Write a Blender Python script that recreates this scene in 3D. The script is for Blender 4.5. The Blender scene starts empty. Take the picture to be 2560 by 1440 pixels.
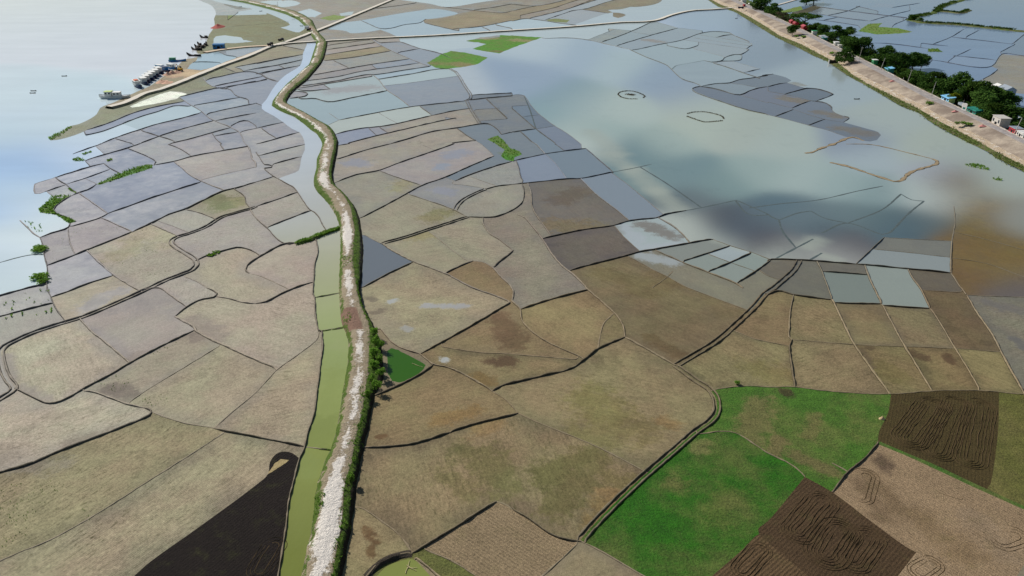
# ---------------------------------------------------------------- survey data
# Every line is a run of points read off the photograph; the two-letter head is
# the tile it was read in ('g' = whole picture, 'z' = the upper-left close-up).
# styles: d bund with shade in its colour, t broad bund left sunlit pale, D double bund with a ditch between, s bund just
# under water, f low faint bund, b border without a bund (shore, road, embankment)
LINES = """
g b 753,1440 762,1397 770,1362 777,1332 782,1292 785,1270 787,1240 795,1207 805,1175 815,1145 826,1125 834,1100 840,1080 849,1030 857,977 865,932 870,900 871,860 866,835 857,817 852,795 849,752 847,720 849,672 851,630 850,585 847,560 840,540 825,515 810,497 795,482 785,465 785,442 791,420 792,397 800,380 806,360 802,350 792,335 777,325 760,310 735,292 710,282 690,272 679,264 682,252 697,232 715,212 735,195 755,177 772,162 777,150 780,140 785,125 790,110 785,100 775,85 767,72 758,62 745,50 715,36 680,25 650,17 610,7 570,0
g b 856,1440 865,1392 877,1330 886,1275 890,1220 902,1155 912,1110 919,1080 922,1065 931,1020 937,987 950,968 960,945 957,905 955,870 947,840 937,820 922,792 910,770 902,740 901,720 904,710 907,660 909,622 905,585 900,550 890,522 872,497 855,480 840,467 835,455 832,435 839,402 844,375 846,355 837,332 825,317 800,305 775,290 747,275 720,262 717,255 727,237 745,220 770,200 787,180 802,162 811,145 816,125 819,107 812,97 800,85 790,70 782,52 765,40 740,29 702,19 665,10 640,6 590,-3
g d 696,1440 706,1375 715,1317 722,1255 729,1225 740,1180 750,1145 762,1117 770,1080 785,1037 792,985 800,920 807,860 804,842 806,830 797,827 791,802 787,770 787,744 782,735 782,720 784,705 787,660 795,630 791,602
g d 816,577 805,560 797,542 787,532 775,525 760,505 745,482 732,467 717,460 696,447
g b 696,447 707,442 727,435 747,426 752,402 755,390 762,375 762,360 760,350 750,332 730,322 710,307 685,290 655,272 654,262 665,250 680,225 695,205 715,187 735,175 752,162 757,147 757,135 765,117 767,112
g b 740,610 770,603 795,592 820,580 850,572
g f 787,744 810,741 849,733
g f 797,827 825,823 858,818
g f 762,1117 800,1122 826,1125
g b 975,0 890,35 800,72 710,105 678,114 619,139 556,161 494,186 431,211 400,222 362,232 312,255 270,267
g b 700,110 812,102 935,95 1070,89 1260,77 1280,76 1430,66 1545,56 1637,51 1680,37 1725,27 1850,19
g b 678,113 619,116 556,123 512,130
g b 497,0 532,17 540,35 535,47 537,65 522,87 515,107 490,125 497,140 460,150 442,167 410,190 375,215 347,227 325,237 282,257 250,270 242,285 227,296 197,310 170,317 150,332 125,347 126,351 142,350 175,342 212,328 219,324
g b 701,69 748,81 758,75
g b 528,0 556,8 600,17 634,23 689,41 725,62 701,69
g b 560,12 600,24 626,19
g b 1770,0 1795,17 1837,30 1872,52 1920,82 1952,100 1995,120 2037,142 2070,155 2085,167 2120,190 2160,212 2195,232 2232,255 2265,272 2295,282 2320,302 2357,325 2407,350 2470,382 2520,412 2560,432
g b 1815,0 1870,22 1920,44 1960,62 2010,85 2060,110 2110,134 2150,158 2215,187 2280,222 2345,255 2420,292 2480,322 2560,360
00 d 870,1300 1090,1230 1280,1150 1380,1115 1600,1060 1840,1015
00 d 860,1355 1040,1310 1220,1240 1400,1170 1600,1110 1740,1060 1900,1065
00 b 1220,1240 1300,1265 1390,1300
00 d 1000,1440 1200,1362 1390,1300 1540,1250 1750,1200 2000,1132
00 t 1790,970 1860,1020 1960,1080 2010,1110 2080,1170 2150,1210 2300,1270 2400,1330 2430,1400 2460,1450
00 d 1790,970 1960,930 2150,885 2250,880 2310,900 2350,950 2420,980 2480,995
00 d 2250,880 2400,845 2560,810
z t 690,1240 720,1290 760,1340 850,1390 960,1415 1100,1432
z d 730,1290 800,1260 1000,1220 1230,1165 1400,1145 1560,1170 1640,1210 1700,1250 1870,1305
z d 1200,1075 1600,1000 2000,920 2290,875
z d 1340,1135 1700,1070 1900,1040 2280,955
z d 1600,1185 1900,1120 2240,1050
z d 870,1380 1200,1310 1640,1225
z d 1000,1400 1300,1350 1720,1275
z d 1890,1040 2000,1100
z d 1200,1080 1300,1110 1350,1150
z d 1020,1080 1230,1165
z d 1940,730 2100,760 2300,800
z d 940,830 1040,880 1220,905
z d 520,995 700,990 960,1000
z f 1000,430 1500,395 2060,345
z b 900,225 1000,195 1250,185 1480,150
z b 900,245 1130,245 1700,232
z d 1080,325 1150,270 1250,200
z b 1520,40 1700,12 1930,5 2090,55 1900,80 1720,75 1520,40
z b 1980,10 2100,5 2250,50 2200,80 1900,115 1850,100 1900,80
z b 2160,200 2390,140 2600,210 2480,275 2300,270 2160,200
z b 900,580 1050,565 1300,600 1340,640 1500,665 1200,690 850,690 860,620 900,580
z b 640,1110 430,1105 300,1125 100,1200 90,1240 200,1250 370,1220
00 b 1300,1060 1450,1000 1600,940 1700,915 1800,920 1870,940 1800,960 1770,985 1600,1030 1420,1060 1320,1075 1300,1060
00 d 1940,1055 2200,1010 2420,970
00 d 2080,1135 2300,1085 2560,1035
00 d 2150,1210 2350,1170 2560,1130
00 d 2310,1260 2400,1215 2480,1210 2560,1260
00 d 2140,1360 2380,1320
00 d 2430,1310 2560,1285
00 d 1390,1440 1600,1360 1860,1280 2130,1210
00 d 1690,1440 1900,1390 2130,1325 2310,1275
00 d 1420,1310 1580,1360 1740,1410
00 d 1160,1390 1330,1440
00 d 2120,1330 2160,1390 2220,1440
10 d 0,640 240,590 470,545
10 d 0,690 220,650 460,600
10 d 220,650 300,690
10 d 0,740 200,700 440,655
10 d 0,735 60,745 110,780 220,815
10 d 0,820 110,790
10 d 0,1030 50,1055
10 d 0,1285 150,1250 270,1225
10 d 60,1290 130,1340 200,1380
10 d 0,1440 110,1415 300,1360 430,1325
10 b 640,182 780,148 900,165 860,190 740,205 640,182
10 b 830,135 980,112 960,150 850,160 830,135
10 b 690,10 900,0 1150,50 1140,80 900,45 690,10
10 d 1050,205 1270,290 1500,245 1650,225 1700,190
10 b 1700,190 1800,190 1990,150 2020,135 1800,90 1600,110 1350,150 1050,205
10 b 720,290 800,240 1050,205
10 b 1270,290 1180,310 940,330 900,310 760,295 720,290
10 b 1250,300 1320,325 1400,360
10 d 1690,230 1850,270 2030,310
10 d 1970,290 2100,280 2250,265 2560,205
10 b 1700,195 1900,165 2200,105 2330,100 2480,130
10 d 1160,88 1400,60 1600,30
10 d 1870,70 2180,105 2480,130 2560,110
10 b 1450,0 1750,40 1900,70 2260,20 2400,0
10 d 2180,100 2400,70 2560,40
10 d 2250,265 2340,305
10 d 2400,250 2560,285
10 d 1180,395 1240,430 1300,425 1450,420
10 d 1450,420 1640,485 1840,535 1950,585
10 b 2440,370 2330,385 2100,410 2230,460 2000,490 1840,532
10 t 1140,390 1240,450 1380,520 1520,580 1640,630 1740,665
10 d 705,455 1000,415 1140,400
10 d 700,500 1180,430
10 d 690,550 1250,465
10 d 690,607 1000,570 1350,510
10 d 1420,525 1640,485
10 t 1420,370 1440,420
10 d 580,750 800,710 1040,665 1320,620 1540,590
10 d 780,610 930,680
10 d 1160,655 1210,690
10 d 500,810 800,770 1050,715 1400,665 1640,630
10 d 460,860 800,810 1130,745 1170,750 1500,700 1740,665
10 d 420,885 700,840 1160,765
10 t 1170,750 1230,800 1310,900 1430,980 1530,1060
10 d 1210,795 1500,750 1830,690 1940,690
10 d 680,850 740,890
10 d 400,885 480,910 740,890
10 d 380,910 520,935 500,960 340,985
10 d 410,965 440,990 590,985 720,1020 1000,970 1300,910
10 f 1270,860 1600,820 2020,760
10 D 1940,690 2000,720 2030,760 2090,860 2150,960 2140,990 2090,1010
10 d 830,1200 1200,1130 1540,1070 1900,1030 2090,1010
10 f 730,1130 830,1200
10 f 1230,1130 1330,1190 1420,1235
10 f 720,1250 830,1200
10 d 800,1340 1020,1290 1250,1265 1420,1235 1760,1155
10 d 1640,1065 1760,1155
10 d 1760,1155 2000,1105 2140,1085
10 D 2110,1015 2140,1080 2240,1240
10 d 2150,950 2350,940 2560,930
10 d 2300,985 2400,1080 2520,1190
10 d 2140,1000 2320,980 2560,960
10 f 2200,1095 2440,1080
10 f 2240,1208 2500,1190
10 d 910,1435 1200,1360 1500,1290 1800,1220 2000,1180
10 d 1340,1440 1520,1390 1750,1320 2010,1280 2250,1240 2330,1240 2420,1300 2455,1345
10 d 1240,1280 1330,1335
10 d 1130,1285 1200,1350
10 f 1890,1170 2000,1190
10 d 2000,1280 2100,1350 2200,1410
10 d 1960,1430 2200,1405
10 d 2460,1345 2560,1320
20 d 0,45 240,60 420,30 520,5
20 d 0,110 120,85 250,60
20 d 80,155 450,70 560,30 660,0
20 d 180,180 400,130 550,90 820,5
20 d 330,200 600,110 730,90 950,20 1010,5
20 d 560,90 740,20
20 d 0,212 130,187 300,205 500,235 650,255
20 b 640,240 1010,125 1140,150 1060,180 1010,165
20 b 330,200 420,185 580,200 540,225 430,220 330,200
20 b 1500,0 1490,15 1420,45 1250,70 1180,70 1100,92 960,102 1010,125
20 d 700,95 960,130
20 t 310,385 580,380 760,400 960,445 1180,495
20 d 1180,497 1340,570 1560,660 1620,720 1700,790 1840,835 1890,860
20 d 900,418 1020,380 1200,310 1428,202
20 f 750,400 1030,290
20 d 1050,455 1400,350 1660,280
20 d 1190,498 1240,497 1450,450 1700,400 1850,345 1960,320 2060,315 2180,330 2210,350 2370,415
20 f 1660,280 1430,215
20 s 960,285 1200,305
20 f 1200,320 1400,350
20 s 1680,280 1900,305
20 d 2040,375 2120,355 2210,345
20 f 1880,350 2050,375 2400,435
20 f 1800,375 2100,420 2400,460
20 f 1720,400 2000,440 2370,490
20 d 1550,455 1740,490 1860,455
20 f 1820,490 2100,560
20 d 2400,450 2340,490 2370,495 2330,525 2290,545 2230,545 2120,580 2105,605 2010,625 1920,605
20 s 1920,605 1640,655
20 d 2010,625 2105,612 2200,610 2290,600 2300,565 2285,545
20 d 2310,728 2480,690
20 d 2010,630 2160,675 2310,728 2480,785
20 f 2200,612 2340,650 2480,690
20 b 2290,605 2400,620 2560,665
20 d 1890,860 2060,835 2170,830 2260,800 2400,780 2560,755
20 d 1880,862 2040,890 2280,950 2370,910 2470,880 2560,865
20 f 2170,832 2320,850 2470,880
20 d 1890,862 1800,885 1810,910 1900,950 2100,1020 2350,1100 2560,1145
20 f 2280,950 2420,990 2560,1030
20 f -60,955 120,955 180,1040 260,1130 400,1240 560,1340 690,1440
20 d 0,1085 100,1170 240,1290 430,1430
20 d 0,1325 80,1310 240,1290
20 f 240,1290 430,1258
20 d 80,1310 200,1420
20 f 0,1062 190,1050
20 f 100,1165 280,1150
20 s 120,955 180,1100 240,1290
30 d -60,755 50,740
30 b 50,740 180,775 235,805 190,828
30 d 0,868 100,840 190,828
30 f 190,828 380,885
30 d 165,942 320,900 380,885 480,888 600,920 655,943 600,970 480,1010
30 f 0,915 165,942 300,975 425,1008 480,1010
30 d 240,1080 330,1040 425,1008
30 f 0,1020 240,1080
30 d 425,1008 580,1030 630,1065 640,1100
30 f 640,1100 670,1130 760,1160
30 d 760,1160 818,1177 755,1222
30 f 755,1222 560,1190 250,1095
30 d 70,1165 250,1095
30 f 0,1150 70,1165 400,1252 410,1255 600,1305 770,1365
30 d 400,1255 570,1190
30 b 755,1222 800,1235 1000,1290 1100,1320 1130,1350 1090,1400 1020,1415 890,1390 770,1365
30 d 610,150 760,120 840,95 920,60
30 d 480,65 700,95 1100,145 1400,180
30 d 1020,210 1200,160 1420,105
30 d 430,130 600,155
30 d 450,195 640,215 900,255
30 d 560,200 640,185 700,172
30 d 600,155 800,185 1020,210
30 d 880,60 1100,110
30 b 1020,70 1240,75 1270,45 1100,35 1020,70
30 d 1240,75 1400,50 1520,30
30 d 1640,445 1830,370 1960,290
30 d 1530,430 1640,445 1800,460
30 d 1830,370 2100,400 2440,440
30 d 1980,370 2110,300
30 d 2320,520 2470,445
30 d 2440,440 2540,360
30 d 1890,555 2030,490
30 d 1580,655 1640,600 1560,580
30 d 1640,600 2230,665 2340,540 2560,560
30 d 1850,555 2280,600
30 d 1800,615 1880,555
30 d 2040,850 2240,740 2300,690
30 b 2230,665 2300,690
30 d 1060,430 1200,435 1600,485
30 d 1240,270 1260,245 1350,210
30 b 900,310 1000,240 1140,230 1100,270 1300,280 1450,320 1300,335 1090,345 900,310
30 b 1600,490 1690,488 1750,520 1600,515 1600,490
01 d 730,100 870,50 1010,0
01 d 850,165 1000,120 1260,45 1400,-2
01 f 960,25 1050,105
01 d 1270,45 1400,95 1560,180 1540,205
01 d 1670,0 1800,50 1910,120
01 d 1540,212 1740,175 1920,125 2100,90 2450,30 2500,20
01 d 2200,0 2240,60
01 t 2450,0 2480,20 2510,90 2520,150 2560,190
01 d 555,332 700,290 950,215 1040,195
01 d 850,168 880,200 900,220
01 d 1040,195 1100,245 1210,298
01 t 660,402 850,345 1110,250
01 d 555,335 600,375 660,405
01 f 370,390 555,335
01 f 345,400 350,500 450,478
01 d 450,478 660,408
01 d 660,405 720,460 775,490
01 f 850,345 950,390
01 b 960,403 1100,340 1260,270 1480,200 1530,210 1520,240 1300,310 1000,408 960,403
01 d 720,515 780,490 900,450 960,405
01 f 470,480 530,520
01 b 390,640 460,590 520,540 600,540 720,515
01 d 720,515 640,560 560,620 535,660 560,690 680,740 760,775
01 b 760,775 700,795 560,710 400,680 390,640
01 t 790,490 900,570 1080,695
01 d 700,830 1000,740 1080,695 1240,640 1500,545 1760,460 2010,380
01 t 1740,175 1830,250 1900,310 2030,380 2250,465
01 f 2010,360 2200,310 2560,230
01 d 1320,878 1500,800 1700,700 1860,650 2000,580 2250,465 2350,445 2560,380
01 d 2340,450 2450,530 2460,590 2500,640
01 d 400,935 520,890 680,840 700,800
01 t 200,765 270,830 340,900 400,935
01 d 400,935 430,1020 440,1110 465,1200 475,1300 470,1440 500,1510 550,1630 590,1690 650,1770
01 t 680,840 685,920 700,990 745,1095
01 d 470,1215 650,1150 860,1065 1100,970 1320,880
01 t 1010,735 1150,800 1320,875
01 t 870,1065 1000,1190 1140,1310 1340,1440 1420,1475
01 d 530,1525 640,1490 770,1440 900,1390 1140,1315
01 t 1850,655 2000,690 2150,750
01 f 1580,770 1700,810 1890,885
01 t 1510,800 1700,885 1780,920
01 D 2560,625 2500,650 2350,690 2200,740 2060,830 1890,895 1780,930 1710,970 1720,1000 1800,1060 1900,1120 1955,1160 1970,1210 1920,1260 1800,1310 1640,1370 1500,1440 1300,1530 1050,1640 800,1740 500,1830 300,1900 150,1970 40,2030 5,2080 10,2140 40,2270 90,2370 150,2440 100,2490 0,2550
01 d 1965,1165 2060,1120 2200,1080 2380,1035 2450,1045 2560,1090 2592,1112
01 t 2500,650 2560,740 2660,830
01 d 2480,1290 2455,1265 2470,1220 2560,1150 2660,1090 2760,1035 2850,1000 2960,990
01 s 0,1185 200,1130 340,1105 440,1110
01 d 0,1520 280,1440 400,1415 470,1400
02 d 0,285 250,220 550,145
02 d 180,1020 300,1080 400,1130 470,1155 560,1150 680,1100 850,1000 1100,870 1300,750 1600,590 1950,420
02 t 800,310 900,420 1050,540 1300,750
02 t 1420,20 1600,0 1700,70 1800,140 1870,190
02 d 1750,285 1870,190 2000,120 2160,85 2170,55 2070,0
02 f 2070,0 1980,-60 1850,-110
02 t 2170,85 2300,110 2450,150 2560,155
02 d 2560,155 2660,140 2810,60 2950,0 3100,-50 3140,-60
02 t 1750,285 1950,400 1960,430 2100,510 2250,580 2400,650 2560,720 2760,800
02 t 820,1025 950,1045 1100,1100 1300,1170 1450,1200
02 d 1450,1200 1520,1235 1500,1270 1400,1320 1250,1380 1100,1440 600,1630 300,1760 0,1845
02 f 1280,1150 1500,1000 1800,820 2200,575
02 f 1520,1240 1800,1340 2140,1400
02 f 2140,1400 2300,1260 2560,1040 2780,810 2960,680 3120,560 3180,500 3190,440
02 d 2140,1400 2240,1430 2400,1460 2560,1490 3040,1585
03 f 2250,0 1900,230 1500,480 1000,800 500,1080 200,1200 0,1290
03 b 1340,1440 1500,1300 1920,1000 2560,530 2680,420 2700,300 2760,220 2840,195 2920,210 2990,260
03 b 2680,420 2740,320 2810,270 2890,280 2800,350 2680,420
11 d 20,120 300,50 490,5
11 d 0,80 40,140 90,210 160,215 150,240 80,240 180,330 230,350
11 d 0,380 170,330
11 d 160,205 450,125
11 d 0,625 200,560 420,480
11 d 110,835 350,740 550,665
11 d 0,740 60,800 110,840 200,940 290,1000 400,990
11 d 820,15 950,-5
11 d 810,155 1100,60 1340,0
11 d 790,385 1000,310 1230,265 1400,200 1780,70 1980,0
11 f 1640,0 1790,60
11 t 1230,265 1400,330 1660,415
11 d 1060,735 1300,610 1520,490 1660,415 1900,330 2100,240 2380,120
11 f 2200,-30 2250,0 2320,60 2380,120
11 d 1990,370 2160,300 2400,220 2560,175
11 f 1890,335 1990,370
11 f 2130,325 2400,415
11 t 1520,500 1700,560 1970,655 2110,730
11 D 1990,660 2010,620 2070,560 2200,490 2290,455
11 d 2290,455 2400,425 2560,405
11 f 1960,400 2150,420 2320,450
11 d 2120,730 2270,735 2400,730 2480,700 2560,665 2620,625 2670,570 2680,480 2660,400
11 D 1260,995 1500,930 1710,860 1900,800 2110,730
11 t 1260,995 1340,1050 1550,1165 1900,1300 2170,1440 2400,1520 2540,1580
11 f 1070,905 1160,950 1260,1000
11 d 1060,1440 1300,1310 1570,1180
11 f 1720,870 1850,970 2000,1090 2110,1165 2150,1175
11 d 1890,1295 2040,1220 2170,1170
11 f 2170,1170 2270,1180 2370,1235
11 t 2270,740 2270,790 2330,890 2450,970 2570,1065
11 d 2570,1070 2400,1210 2375,1240
11 t 2375,1240 2440,1320 2530,1400 2572,1470 2570,1530 2560,1560
21 d 10,170 330,100 530,70 740,45
21 d 40,165 70,250 90,340 110,365 100,395
21 d 740,45 870,160 1010,280
21 f 340,105 430,190 550,350
21 t 240,0 330,95
21 d 430,0 530,70
21 d 0,405 150,390 550,350 690,345 1010,280
21 s 1010,280 1250,235 1400,200
21 t 160,395 190,480 200,620 230,690 300,790 390,920
21 t 60,705 130,740 220,840 300,945 400,1100 500,1220 570,1270 650,1340 750,1440
21 d 305,945 400,925 700,860 1020,815 1170,770 1460,735 1520,710 1740,665
21 s 1740,665 1900,635 2250,560
21 t 690,350 860,520 1020,640 1170,765
21 f 1000,290 1150,400 1330,550 1510,700
21 f 1020,815 1110,920 1280,1075
21 t 1460,735 1620,830 1740,940 1775,985
21 d 570,1265 850,1190 1150,1115 1290,1075 1420,1055 1780,990 2010,950
21 t 1430,1060 1560,1120 1720,1190 1950,1280 2250,1400 2310,1440
21 f 1160,1120 1400,1250 1560,1330 1720,1420 2000,1530 2350,1660
21 d 1715,1170 1950,1095 2180,1020
21 f 2010,955 2190,1020 2400,1085 2590,1160
21 d 1960,1275 2150,1200 2380,1095
21 f 1960,1100 2200,1190 2430,1270
21 d 2250,1390 2440,1270 2590,1160
21 s 1280,230 1540,390 1900,640
21 s 2240,560 2560,700
21 f 1400,1440 1550,1330 1610,1270
31 s 0,710 60,740 110,760
31 s 110,760 300,690 430,670
31 s 800,790 1150,650 1330,500
31 s 540,890 780,790 1150,905 1210,890 1400,700 1560,570
31 b 1560,570 1700,580 1860,620
31 d 880,1200 1040,1050 1160,935
31 f 1160,935 1500,955 1840,970
31 f 1040,1050 1400,1085 1830,1135
31 t 1840,970 1830,1130 1830,1290
31 f 1860,620 1870,780 1840,970
31 d 880,1200 1400,1250 1830,1290
31 d -10,1165 30,1155 400,1165 720,1190 880,1200
31 s 60,1155 280,1040 450,950
31 s 410,1165 540,1090
31 D 310,1175 260,1260 150,1360 60,1440 -20,1490 -140,1630 -310,1790 -420,1890 -560,2000 -760,2120 -930,2220
31 t 490,1180 540,1280 600,1440 640,1550
31 d 530,1275 760,1290 1000,1310
31 t 970,1220 1000,1310 1060,1440 1140,1600
31 t 1400,1255 1450,1350 1520,1440 1620,1640
31 t 1830,1290 1900,1400 1990,1520
31 f -100,1250 0,1320 120,1360
32 d -15,70 100,30 260,70 630,120
32 d 640,140 680,150 1130,160
32 d 1140,175 1400,195 1620,205
32 t 640,110 750,340 860,560 990,750 1220,1060
32 t 1140,160 1250,370 1370,590 1500,800 1640,1030
32 t 1620,200 1700,320 1860,590 1990,800 2120,1025
32 f 1530,20 1920,45
32 t 1990,80 2090,250 2250,480 2350,680 2560,1055
32 f 1980,70 2300,85 2560,92
32 t 255,70 225,200 210,400 210,490 240,515
32 d 240,515 215,575 235,780 270,990
32 f 240,515 860,565 1360,585 1860,605
32 f -350,420 -160,500 0,540 200,578
32 f 1860,600 2320,640
32 f -560,1020 -360,990 -160,980 0,990 270,990 640,1035 1210,1060 1640,1030 2110,1025 2560,1065
32 b 1230,1065 1200,1250 1110,1440 1100,1540
32 b 2310,1050 2300,1440 2220,1970 2205,1985
22 t 0,130 60,190 85,220 90,300 130,370 300,510 500,610 720,705
22 d 85,210 400,110 770,15
22 d 1130,490 860,610 730,710 600,800 300,880 0,950 -110,980 -200,1030
22 t 740,0 900,140 1060,290 1110,380 1130,490
22 t 1130,490 1400,640 1640,780
22 D 1640,780 1800,900 2000,1040 2050,1150 2040,1250 1980,1330 1830,1440 1550,1680 1350,1850 1100,2080 900,2280 700,2500 680,2525
22 f 0,660 330,690 650,715
22 f 860,610 880,480 920,350 1000,270
22 f 60,1250 250,1340 450,1420 900,1610 1350,1845
22 d -630,1440 -340,1350 0,1270 60,1250
22 f 60,1250 -60,1120 -200,1030
12 d 1210,405 1250,410
12 t 1250,410 1370,550 1500,620 1640,660
12 d 1640,660 1900,520 2200,350 2540,150
12 d 1770,770 1680,840 1500,940 1350,1010 1190,1075
12 t 1640,660 1700,710 1770,765 1900,790 2050,850 2300,990 2370,1035
12 f 1870,590 2200,640 2560,660
12 b 1310,630 1350,600 1420,620 1560,690 1700,770 1660,830 1560,910 1430,945 1360,930 1320,860 1310,630
13 d 1090,155 1300,150 1600,110 1950,0
13 f 1000,750 1060,760 1200,850 1400,1000 1500,1110 1560,1205
13 d 1560,1215 1800,1070 2000,950 2200,820 2400,695
13 f 2400,695 2480,715 2560,760
13 d 1120,1440 1200,1350 1350,1260 1560,1210
13 b 1190,1460 1300,1350 1440,1290 1550,1270 1590,1280 1680,1370 1760,1460
13 t 1590,1250 1700,1340 1820,1440
13 f 1680,1170 1980,1300 2200,1440
23 d 680,1085 620,1090 480,1060 360,1010 200,890 0,770
23 f 690,1095 850,1170 1300,1430
23 b 730,1060 800,1085 1100,1260 1430,1450
23 f 300,1440 450,1310 660,1110
23 b 730,1060 1000,820 1250,600 1450,400 1650,260 1800,170
23 f 1860,20 2200,0 2560,210 2800,330 2930,440
23 b 2430,1045 2300,1180 2000,1440
23 b 2930,445 2560,890 2460,970 2470,1020 2560,1100 2960,1440
33 d 1110,100 950,280 800,400 650,590
33 b 1120,95 1400,215 1650,320 2100,530 2560,740
33 b 1110,125 1400,245 1650,360 2100,570 2560,775
33 b 370,450 640,600 1000,870 1400,1160 1480,1200
33 b 1480,1205 1300,1440
33 b 1500,1210 1850,1440
33 b 2560,1330 2490,1440
33 f 640,310 800,395
30 b 2340,540 2560,560 2800,590 2800,960 2450,930 2200,860 2040,850 2240,740 2300,690 2230,665 2340,540
30 b 2250,1110 2400,1030 2560,1060 2800,1100 2800,1300 2560,1190 2450,1130 2250,1110
10 b 1710,630 1860,540 1950,510 2090,525 2320,575 2220,640 2100,665 1900,690 1800,680 1710,630
10 b 2100,410 2240,375 2450,350 2560,355 2860,375 2730,420 2560,480 2430,535 2160,490 2300,440 2100,410
g b 1218,348 1245,338 1258,350 1275,370 1300,378 1305,386 1288,393 1283,403 1265,400 1252,390 1262,375 1240,360 1218,348
g b 497,137 515,133 560,128 620,122 668,118 620,134 560,156 527,170 500,176 468,172 478,160 492,150 497,137
30 b 110,115 330,60 350,95 250,120 160,130 110,115
30 b 350,95 560,15 570,60 400,130 230,150 250,120 350,95
g f 622,683 650,690 700,712 720,722
31 f 1860,880 2200,960 2560,1060
31 f 1835,1140 2200,1200 2560,1330
31 s -180,640 100,600 500,560 900,470 1150,420
31 s 430,670 560,740 800,790
31 s -330,560 -200,700 0,710
31 s 110,760 140,860 280,1040
31 s 1330,500 1440,560 1560,570
"""
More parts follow.
